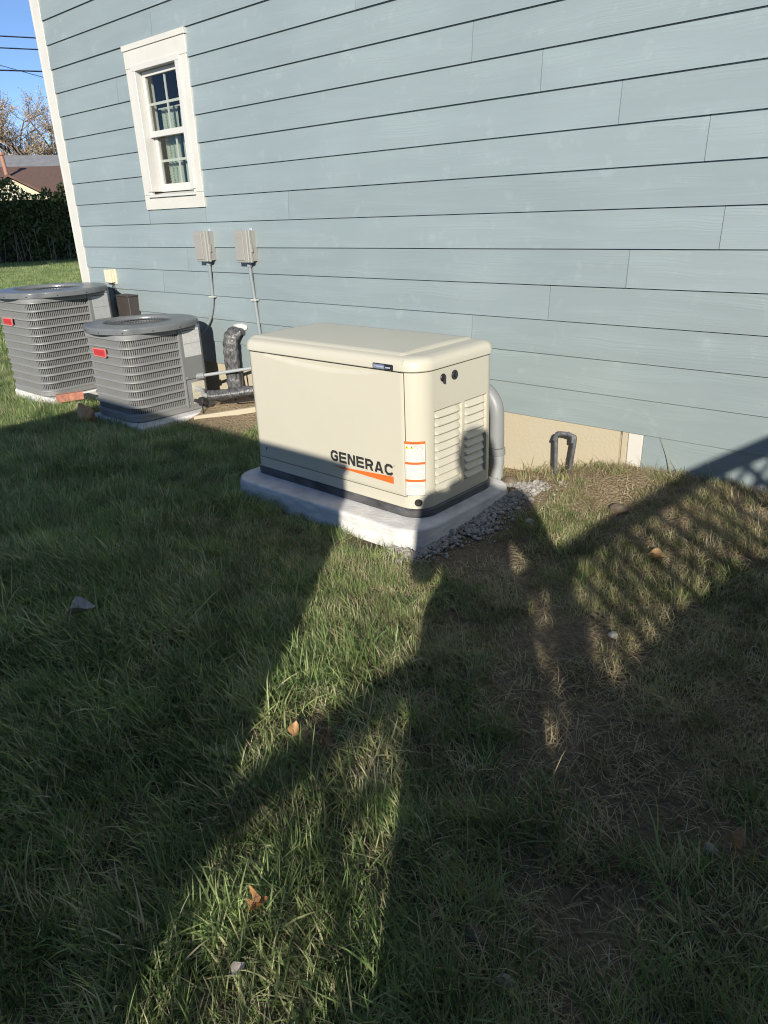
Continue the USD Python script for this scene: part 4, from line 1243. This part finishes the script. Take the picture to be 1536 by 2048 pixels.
def keep_near(x, y):
    dist = np.hypot(x, y + 3.53)
    d = cover(x, y)[0]
    fall = np.clip(1.25 - dist / 9, .28, 1)
    az = np.degrees(np.arctan2(x, y + 3.53))
    seen = (dist < 2.2) | ((az > -100) & (az < 12))
    return (gr.random(len(x)) < d * fall * (1.40 - .62 * cover(x, y)[2])) & ~blocked(x, y) & seen


x, y = scatter(54000, -9.5, .9, -5.0, .02, keep_near)
add(x, y)


def keep_straw(x, y):
    return (gr.random(len(x)) < .25 + .75 * sstep((x + 1.9) / .6)) & ~blocked(x, y) & ~((x < PX1 + .16) & (y > -1.28))


x, y = scatter(1700, -2.4, .6, -3.4, .0, keep_straw)
yaw = gr.uniform(0, 6.28, len(x)); zz = gz(x, y)
for j in range(len(x)):
    pos_.append((x[j], y[j], zz[j] + .003)); ids_.append(flat_dry[j % 3])
    ori_.append(Gf.Quath(math.cos(yaw[j] / 2), 0, 0, math.sin(yaw[j] / 2)))
    scl_.append((.9, .9, .8))


x, y = scatter(900, -7.5, -2.2, -3.6, -.9, lambda x, y: ~blocked(x, y))
yaw = gr.uniform(0, 6.28, len(x)); zz = gz(x, y)
for j in range(len(x)):
    pos_.append((x[j], y[j], zz[j] + .012)); ids_.append(flat_dry[j % 3])
    ori_.append(Gf.Quath(math.cos(yaw[j] / 2), 0, 0, math.sin(yaw[j] / 2)))
    scl_.append((.6, .6, .9))


def keep_far(x, y):
    az = np.degrees(np.arctan2(x, y + 3.53)); dist = np.hypot(x, y + 3.53)
    return (np.abs(az + 66) < 7.5) & (dist < 37) & (dist > 6.5) & (gr.random(len(x)) < np.clip(14 / dist, .35, 1)) & ~((x > -9.5) & (y < .02))


x, y = scatter(90000, -36, -6.9, -1.5, 16, keep_far)
add(x, y, True)
grass.CreatePrototypesRel().SetTargets([Sdf.Path(p) for p in protos])
grass.CreateProtoIndicesAttr(Vt.IntArray(ids_))
grass.CreatePositionsAttr(Vt.Vec3fArray.FromNumpy(np.array(pos_, np.float32)))
grass.CreateOrientationsAttr(Vt.QuathArray(ori_))
grass.CreateScalesAttr(Vt.Vec3fArray.FromNumpy(np.array(scl_, np.float32)))

# tall weeds against the wall
wd = []
for n_, (px, py, hgt, lx, r_) in enumerate([(-1.255, -.05, .20, -.06, .0030), (-1.20, -.06, .10, -.05, .002), (-1.06, -.06, .13, -.02, .002), (-1.03, -.05, .11, -.05, .002), (-.99, -.07, .10, .02, .0018), (-1.37, -.06, .09, -.05, .0016), (-1.33, -.05, .10, .02, .0014), (-1.30, -.06, .08, .05, .0014)]):
    b0 = np.array([px, py, float(gz(px, py)) - .01])
    wd.append(tube(bez([b0, b0 + [lx * .35, -.004, hgt * .5], b0 + [lx, -.008, hgt]], 5), np.linspace(r_, r_ * .25, 11), 5))
top('tall_grass_blades', wd, 'grass_olive', kind='stuff')

# ------------------------------------------------------------------ far off: hedge, neighbouring house, trees, wires
VV = np.array([-.9100, .4147, 0]); UUv = np.array([.4147, .9100, 0])


def far(u, v, z):
    return np.array([0, -3.53, 0]) + UUv * u + VV * v + [0, 0, z]


def farpts(a):
    return np.array([far(*p) for p in a])


def leaf_cards(pts, size, seed):
    r_ = np.random.default_rng(seed)
    n = len(pts)
    a = r_.normal(0, 1, (n, 3)); a /= np.linalg.norm(a, axis=1, keepdims=True)
    b = np.cross(a, r_.normal(0, 1, (n, 3))); b /= np.linalg.norm(b, axis=1, keepdims=True)
    s = size * r_.uniform(.6, 1.3, (n, 1))
    v = np.stack([pts - a * s, pts - b * s * .45, pts + a * s, pts + b * s * .45], 1)
    i_ = np.arange(n)[:, None] * 4
    return v.reshape(-1, 3), np.vstack([np.c_[i_, i_ + 1, i_ + 2], np.c_[i_, i_ + 2, i_ + 3]])


hr = np.random.default_rng(5)
hg = thing('hedge', 'tall overgrown dark green hedge at the far edge of the lawn', 'hedge', tuple(far(0, 34, 0)))
pts = []
for n_ in range(26000):
    u_ = hr.uniform(-9, 9)
    hh = 2.75 + .55 * (meshkit.noise(np.array([u_ * .9, 3.1, 0]), 4) - .5) + .5 * (meshkit.noise(np.array([u_ * 2.7, 9.1, 0]), 5) - .5)
    zf = hr.random() ** .85
    dep = .9 * (1 - .35 * zf ** 3) + .5 * (meshkit.noise(np.array([u_ * 1.5, zf * 4, 1.]), 6) - .5)
    sft = hr.random() ** 2.2
    pts.append((u_, 34.4 - dep * (1 - sft) + .2 * sft, hh * zf + .05 + hr.normal(0, .05)))
part(hg, 'foliage', leaf_cards(farpts(pts), .085, 8), 'leaf_hedge', smooth=False)
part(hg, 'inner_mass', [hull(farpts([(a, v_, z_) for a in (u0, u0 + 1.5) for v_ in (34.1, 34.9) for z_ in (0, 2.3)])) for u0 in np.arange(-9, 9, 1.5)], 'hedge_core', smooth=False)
stm = []
for n_ in range(90):
    u_ = hr.uniform(-6, 6)
    stm.append(tube(farpts([(u_, 33.3 + hr.normal(0, .08), -.02), (u_ + hr.normal(0, .15), 33.3 + hr.normal(0, .1), hr.uniform(.5, 1.3))]), .012, 4))
part(hg, 'stems', stm, 'bark', smooth=False, kind='stuff')

nh = thing('neighbour_house', 'low house with a brown shingle roof and small cream gable behind the hedge', 'house', tuple(far(0, 44, 0)))
part(nh, 'wall', hull(farpts([(a, v_, z_) for a in (-9, 9) for v_ in (42, 50) for z_ in (-.1, 2.75)])), 'ivory', smooth=False)
part(nh, 'roof', hull(farpts([(-9.6, 41.4, 2.72), (9.6, 41.4, 2.72), (-9.6, 46, 4.18), (9.6, 46, 4.18), (-9.6, 50.6, 2.72), (9.6, 50.6, 2.72), (-9.6, 41.4, 2.6), (9.6, 41.4, 2.6), (-9.6, 50.6, 2.6), (9.6, 50.6, 2.6)])), 'roof_brown', smooth=False)
gp = -.95
part(nh, 'gable', hull(farpts([(gp - 1.9, 40.9, 2.35), (gp + 1.9, 40.9, 2.35), (gp, 40.9, 3.42), (gp - 1.9, 44.5, 2.35), (gp + 1.9, 44.5, 2.35), (gp, 44.5, 3.42)])), 'ivory', smooth=False)
for s in (-1, 1):
    part(nh, 'gable_roof', hull(farpts([(gp, 40.6, 3.46), (gp, 40.6, 3.57), (gp + s * 2.4, 40.6, 2.12), (gp + s * 2.4, 40.6, 2.23), (gp, 44.8, 3.46), (gp, 44.8, 3.57), (gp + s * 2.4, 44.8, 2.12), (gp + s * 2.4, 44.8, 2.23)])), 'roof_brown', smooth=False)
vp = part(nh, 'vent_pipe', tube(farpts([(-1.05, 44.2, 3.4), (-1.12, 44.2, 4.62)]), .10, 10), 'vent_red')
part(vp, 'cap', tube(farpts([(-1.12, 44.2, 4.60), (-1.12, 44.2, 4.72)]), .18, 10), 'vent_red')
nh2 = thing('grey_roofed_house', 'house with a plain grey roof just above the brown roof', 'house', tuple(far(0, 58, 0)))
part(nh2, 'wall', hull(farpts([(a, v_, z_) for a in (-12, 12) for v_ in (55, 63) for z_ in (-.1, 3.2)])), 'ivory', smooth=False)
part(nh2, 'roof', hull(farpts([(-12.5, 54.4, 3.2), (12.5, 54.4, 3.2), (-12.5, 59, 5.62), (12.5, 59, 5.62), (-12.5, 63.6, 3.2), (12.5, 63.6, 3.2)])), 'roof_grey', smooth=False)


def bare_tree(u0, v0, hgt, seed, label, spread=1.0):
    r_ = np.random.default_rng(seed)
    t_ = thing('bare_tree', label, 'tree', tuple(far(u0, v0, 0)), 'trees beyond the roofs')
    big, fine, tips = [], [], []

    def grow(p, d, L, rad, lvl):
        n_ = 4
        pp = [p]
        for k_ in range(n_):
            d = d + r_.normal(0, .13, 3) + np.array([0, 0, .04]); d /= np.linalg.norm(d)
            p = p + d * L / n_
            pp.append(p)
        (big if lvl < 3 else fine).append(tube(pp, np.linspace(rad, rad * .62, n_ + 1), 6 if lvl < 3 else 3, False))
        if lvl >= 5:
            tips.extend(pp[1:])
            return
        for _ in range(int(r_.integers(4, 6))):
            k_ = int(r_.integers(1 if lvl else 2, n_ + 1))
            nd = d + r_.normal(0, .62 * spread, 3); nd[2] = abs(nd[2]) * .8 + .12
            nd /= np.linalg.norm(nd)
            grow(pp[k_], nd, L * r_.uniform(.55, .78), max(rad * .52, .014), lvl + 1)

    grow(far(u0, v0, -.1), np.array([0, 0, 1.]), hgt * .38, hgt * .022, 0)
    part(t_, 'trunk', big, 'bark', smooth=60)
    part(t_, 'twigs', fine, 'twig', smooth=False, kind='stuff')
    tp = np.array(tips)
    tp = tp[r_.random(len(tp)) < min(1, 60000 / len(tp))]
    part(t_, 'crown', leaf_cards(tp + r_.normal(0, .12, tp.shape), .075, seed + 1), 'twig_tip', smooth=False)


bare_tree(1.0, 66, 12.8, 41, 'largest bare tree with tan twigs behind the roofs', 1.05)
bare_tree(-1.5, 72, 8.5, 42, 'lower bare tree behind the roofs at the left frame edge', 1.2)
bare_tree(2.6, 70, 11.0, 43, 'bare tree behind the roofs next to the white corner board', 1.1)
gt = thing('golden_tree', 'rounded golden green tree at the left frame edge above the roof', 'tree', tuple(far(-2.9, 70, 0)), 'trees beyond the roofs')
tr = np.random.default_rng(77)
cc = np.array([(tr.normal(0, .55), tr.normal(0, .6), tr.normal(0, .8)) for _ in range(5000)])
part(gt, 'crown', leaf_cards(farpts(np.c_[-2.9 + cc[:, 0] * .9, 68 + cc[:, 1], 8.4 + cc[:, 2]]), .10, 3), 'leaf_gold', smooth=False)
part(gt, 'trunk', tube(farpts([(-2.9, 68, 0), (-2.9, 68, 8)]), .12, 8), 'bark')

for n_, (za, zb, r_, lb) in enumerate([(7.06, 6.98, .021, 'topmost power line across the sky left of the house'), (6.76, 6.68, .021, 'second power line from the top, left of the house'),
                                       (6.43, 5.95, .011, 'thin steeper service wire crossing the lowest line'), (6.15, 6.12, .024, 'lowest thick power line just above the bare trees')]):
    ua, ub = -.92, .97          # heights given where the wire enters and leaves the view
    us = np.linspace(-34, 30, 41)
    zz = za + (zb - za) * (us - ua) / (ub - ua)
    if n_ == 2:
        us = np.linspace(-9, 6, 31); zz = za + (zb - za) * (us - ua) / (ub - ua)
    else:
        zz = np.clip((za + zb) / 2 + (zb - za) * us / (ub - ua) * .25, 5.5, 9) + .0009 * us ** 2
    top('power_line', tube(farpts(np.c_[us, np.full(len(us), 30 + .15 * n_), zz]), r_, 6), 'wire', lb, 'power line', 'power lines', smooth=60)

# ------------------------------------------------------------------ behind the photographer: what casts the shade
# fence with lattice top running out from the house on the right
def lean(mesh):
    v_, f_, _ = meshkit.arrays(mesh)
    v_ = v_.copy(); v_[:, 0] += .020 * (-2.8 - v_[:, 1])
    return v_, f_


fn = thing('lattice_fence', 'board fence with a lattice top whose shade falls over the right of the lawn', 'fence', (1.1, -4, 0))
FX, FZ0, FZ1, FT = 1.19, 1.27, 1.71, 1.80
fy0, fy1 = -9.0, -.35
for yy in np.arange(fy0, fy1 - .01, .145):
    part(fn, 'board', lean(box(FX - .010, FX + .010, yy, min(yy + .142, fy1), .03, FZ0)), 'wood_fence', smooth=False)
part(fn, 'rail', lean(box(FX - .022, FX + .022, fy0, fy1, FZ0 + .001, FZ0 + .08)), 'wood_fence', smooth=False)
part(fn, 'rail', lean(box(FX - .019, FX + .019, fy0, fy1, FZ1, FT)), 'wood_fence', smooth=False)
for yy in np.arange(fy0, fy1 + .1, 2.1625):
    part(fn, 'post', lean(box(FX - .0451, FX + .0449, yy - .045, yy + .045, -.2, FT - .002)), 'wood_fence', smooth=False)
lat = []
lr = np.random.default_rng(12)
lz0, lz1 = FZ0 + .081, FZ1 - .001
hl = lz1 - lz0
for s, off in ((1, -.009), (-1, .001)):
    for yy in np.arange(fy0 - hl, fy1 + hl, .150):
        ya, yb_ = (yy, yy + hl) if s > 0 else (yy + hl, yy)
        if min(ya, yb_) < fy0 or max(ya, yb_) > fy1:
            continue
        wz = .0200
        jt = lr.normal(0, .008, 2); wz = .0200 * lr.uniform(.75, 1.2)
        if lr.random() < .05:
            continue
        lat.append(hull([(FX + off + e, yq + dy, zq) for e in (0, .007) for yq, zq in ((ya + jt[0], lz0), (yb_ + jt[1], lz1)) for dy in (-wz, wz)]))
for l_ in lat:
    part(fn, 'lattice_slat', lean(l_), 'wood_fence', smooth=False)

vn = thing('climbing_vine', 'thin climbing vine scattered through the lattice of the fence', 'vine', (1.2, -5, 1.2))
vp_ = []
for k_ in range(34):
    c0 = np.array([FX, lr.uniform(-7.6, -1.2), lr.uniform(1.30, 1.66)])
    vp_.append(c0 + lr.normal(0, 1, (int(lr.integers(8, 30)), 3)) * [.02, .075, .055])
vp_ = np.vstack(vp_)
part(vn, 'foliage', lean(leaf_cards(vp_, .028, 66)), 'leaf_tree', smooth=False)
part(vn, 'stem', [lean(tube(bez([(FX + .016, y0_, -.02), (FX + .016, y0_ + .1, .7), (FX + .016, y0_ - .05, 1.2), (FX + .016, y0_ + .25, 1.5), (FX + .016, y0_ + .9, 1.6)], 5), .006, 5)) for y0_ in (-6.6, -5.1, -3.7, -2.4)], 'bark')
sh = thing('storage_shed', 'low grey flat-roofed shed whose shade covers the left of the lawn', 'shed', (-1.7, -5.3, 0))
SX0, SX1, SY0, SY1, SH = -3.14, -.24, -6.30, -4.33, 1.80
for xx in np.arange(SX0, SX1 - .01, .2417):
    part(sh, 'front_board', box(xx + .001, min(xx + .2407, SX1), SY1 - .02, SY1, .02, SH - .06), 'shed_paint', smooth=False)
part(sh, 'body', box(SX0 + .002, SX1 - .002, SY0, SY1 - .021, 0, SH - .07), 'shed_paint', smooth=False)
part(sh, 'roof', box(SX0 - .03, SX1 + .02, SY0 - .03, SY1 + .02, SH - .055, SH, .012), 'roof_grey', smooth=False)

# the photographer, behind the camera
ph_ = thing('person', 'person in a dark jacket holding a phone up with both hands, seen by the shadow', 'person', (.20, -3.86, 0))


def limb(joints_, refine=.03, it=6):
    ms = []
    for (a, ra), (b, rb) in joints_:
        sa_ = m3.Manifold.sphere(ra, 20).translate(tuple(a)); sb_ = m3.Manifold.sphere(rb, 20).translate(tuple(b))
        ms.append(m3.Manifold.batch_hull([sa_, sb_]))
    o = m3.Manifold.batch_boolean(ms, m3.OpType.Add).refine_to_length(refine)
    mm2 = o.to_mesh()
    t_ = trimesh.Trimesh(mm2.vert_properties[:, :3], mm2.tri_verts)
    trimesh.smoothing.filter_taubin(t_, iterations=it)
    return np.array(t_.vertices), np.array(t_.faces)


pc = np.array([.16, -3.74, 0]); fwd = np.array([-.68, .733, 0]); rt = np.array([.733, .68, 0])


def B(f_, r_, z_):
    return pc + fwd * f_ + rt * r_ + np.array([0, 0, z_ * 1.035])


HL, HR = B(.21, -.085, 1.40), B(.21, .085, 1.40)
body = [((B(0, 0, 1.56), .075), (B(.02, 0, 1.64), .095)), ((B(.02, 0, 1.64), .098), (B(.01, 0, 1.72), .092)), ((B(.06, 0, 1.61), .07), (B(.04, 0, 1.66), .08)), ((B(.11, 0, 1.645), .014), (B(.10, 0, 1.67), .012)),
        ((B(0, 0, 1.40), .07), (B(0, 0, 1.56), .065)), ((B(0, -.16, 1.43), .07), (B(0, .16, 1.43), .07)), ((B(0, 0, 1.40), .13), (B(0, 0, 1.05), .13)), ((B(0, -.09, .93), .12), (B(0, .09, .93), .12)),
        ((B(0, -.09, .92), .10), (B(.02, -.11, .50), .062)), ((B(.02, -.11, .50), .062), (B(0, -.11, .09), .042)), ((B(0, .09, .92), .10), (B(.02, .11, .50), .062)), ((B(.02, .11, .50), .062), (B(0, .11, .09), .042))]
for s, H_ in ((-1, HL), (1, HR)):
    el = B(.02, s * (.23 if s < 0 else .31), 1.17)
    body += [((B(0, s * .18, 1.43), .065), (el, .045)), ((el, .045), (H_ + fwd * -.03 + np.array([0, 0, -.02]), .028)), ((H_ + fwd * -.03, .026), (H_ + np.array([0, 0, .05]), .030))]
    for k_ in range(4):
        b0 = H_ + np.array([0, 0, .015 + .02 * k_]) + fwd * .02
        body += [((b0, .0095), (b0 - rt * s * .03 + fwd * .02, .009)), ((b0 - rt * s * .03 + fwd * .02, .009), (b0 - rt * s * (.058 - .004 * abs(k_ - 1)) + fwd * .012, .008))]
    body += [((H_ + np.array([0, 0, .06]), .011), (H_ - rt * s * .045 + np.array([0, 0, .075]) - fwd * .012, .009))]
part(ph_, 'body', limb(body, .02, 4), 'skin', smooth=True)
jk = [((B(0, 0, 1.42), .15), (B(0, 0, 1.10), .155)), ((B(0, -.17, 1.43), .085), (B(0, .17, 1.43), .085)), ((B(0, -.06, 1.0), .15), (B(0, .06, 1.0), .15)), ((B(0, -.06, .82), .15), (B(0, .06, .82), .15)), ((B(0, 0, 1.1), .15), (B(0, -.06, .84), .15)), ((B(0, 0, 1.1), .15), (B(0, .06, .84), .15))]
for s, H_ in ((-1, HL), (1, HR)):
    el = B(.02, s * (.23 if s < 0 else .31), 1.17)
    jk += [((B(0, s * .19, 1.43), .085), (el, .066)), ((el, .066), (H_ + fwd * -.06 + np.array([0, 0, -.04]), .042))]
part(ph_, 'jacket', limb(jk), 'cloth_blue', smooth=True)
tr_ = []
for s in (-1, 1):
    tr_ += [((B(0, s * .09, .90), .125), (B(.02, s * .11, .50), .085)), ((B(.02, s * .11, .50), .085), (B(0, s * .11, .11), .07))]
part(ph_, 'trousers', limb(tr_), 'cloth_dark', smooth=True)
for s in (-1, 1):
    part(ph_, 'shoe', limb([((B(-.03, s * .11, .05), .05), (B(.14, s * .115, .04), .042))]), 'phone_black', smooth=True)
part(ph_, 'hair', limb([((B(-.02, 0, 1.68), .105), (B(-.01, 0, 1.745), .092)), ((B(-.05, 0, 1.64), .08), (B(-.02, 0, 1.7), .09))]), 'dark_brown', smooth=True)

# tree standing far left on the lawn, shading the hedge
tg = thing('lawn_tree', 'leafy tree on the lawn left of the view whose shade falls on the hedge', 'tree', (-22, -4.2, 0))
part(tg, 'trunk', [tube([(-22, -4.2, -.1), (-22.05, -4.15, 2.5), (-21.9, -4.2, 6)], [.22, .17, .12], 8)] + [tube([(-22, -4.2, 5.2), (-22 + dx, -4.2 + dy, 7.2)], [.09, .04], 6) for dx, dy in ((1.6, 1), (-1.5, 1.2), (.4, -1.8), (-1, -1))], 'bark')
cp = tr.normal(0, 1, (16000, 3)); cp /= np.linalg.norm(cp, axis=1, keepdims=True)
cp = cp * (tr.random((16000, 1)) ** .4) * [4.6, 4.6, 1.9]
part(tg, 'crown', leaf_cards(cp + [-22, -4.2, 7.35], .14, 9), 'leaf_tree', smooth=False)
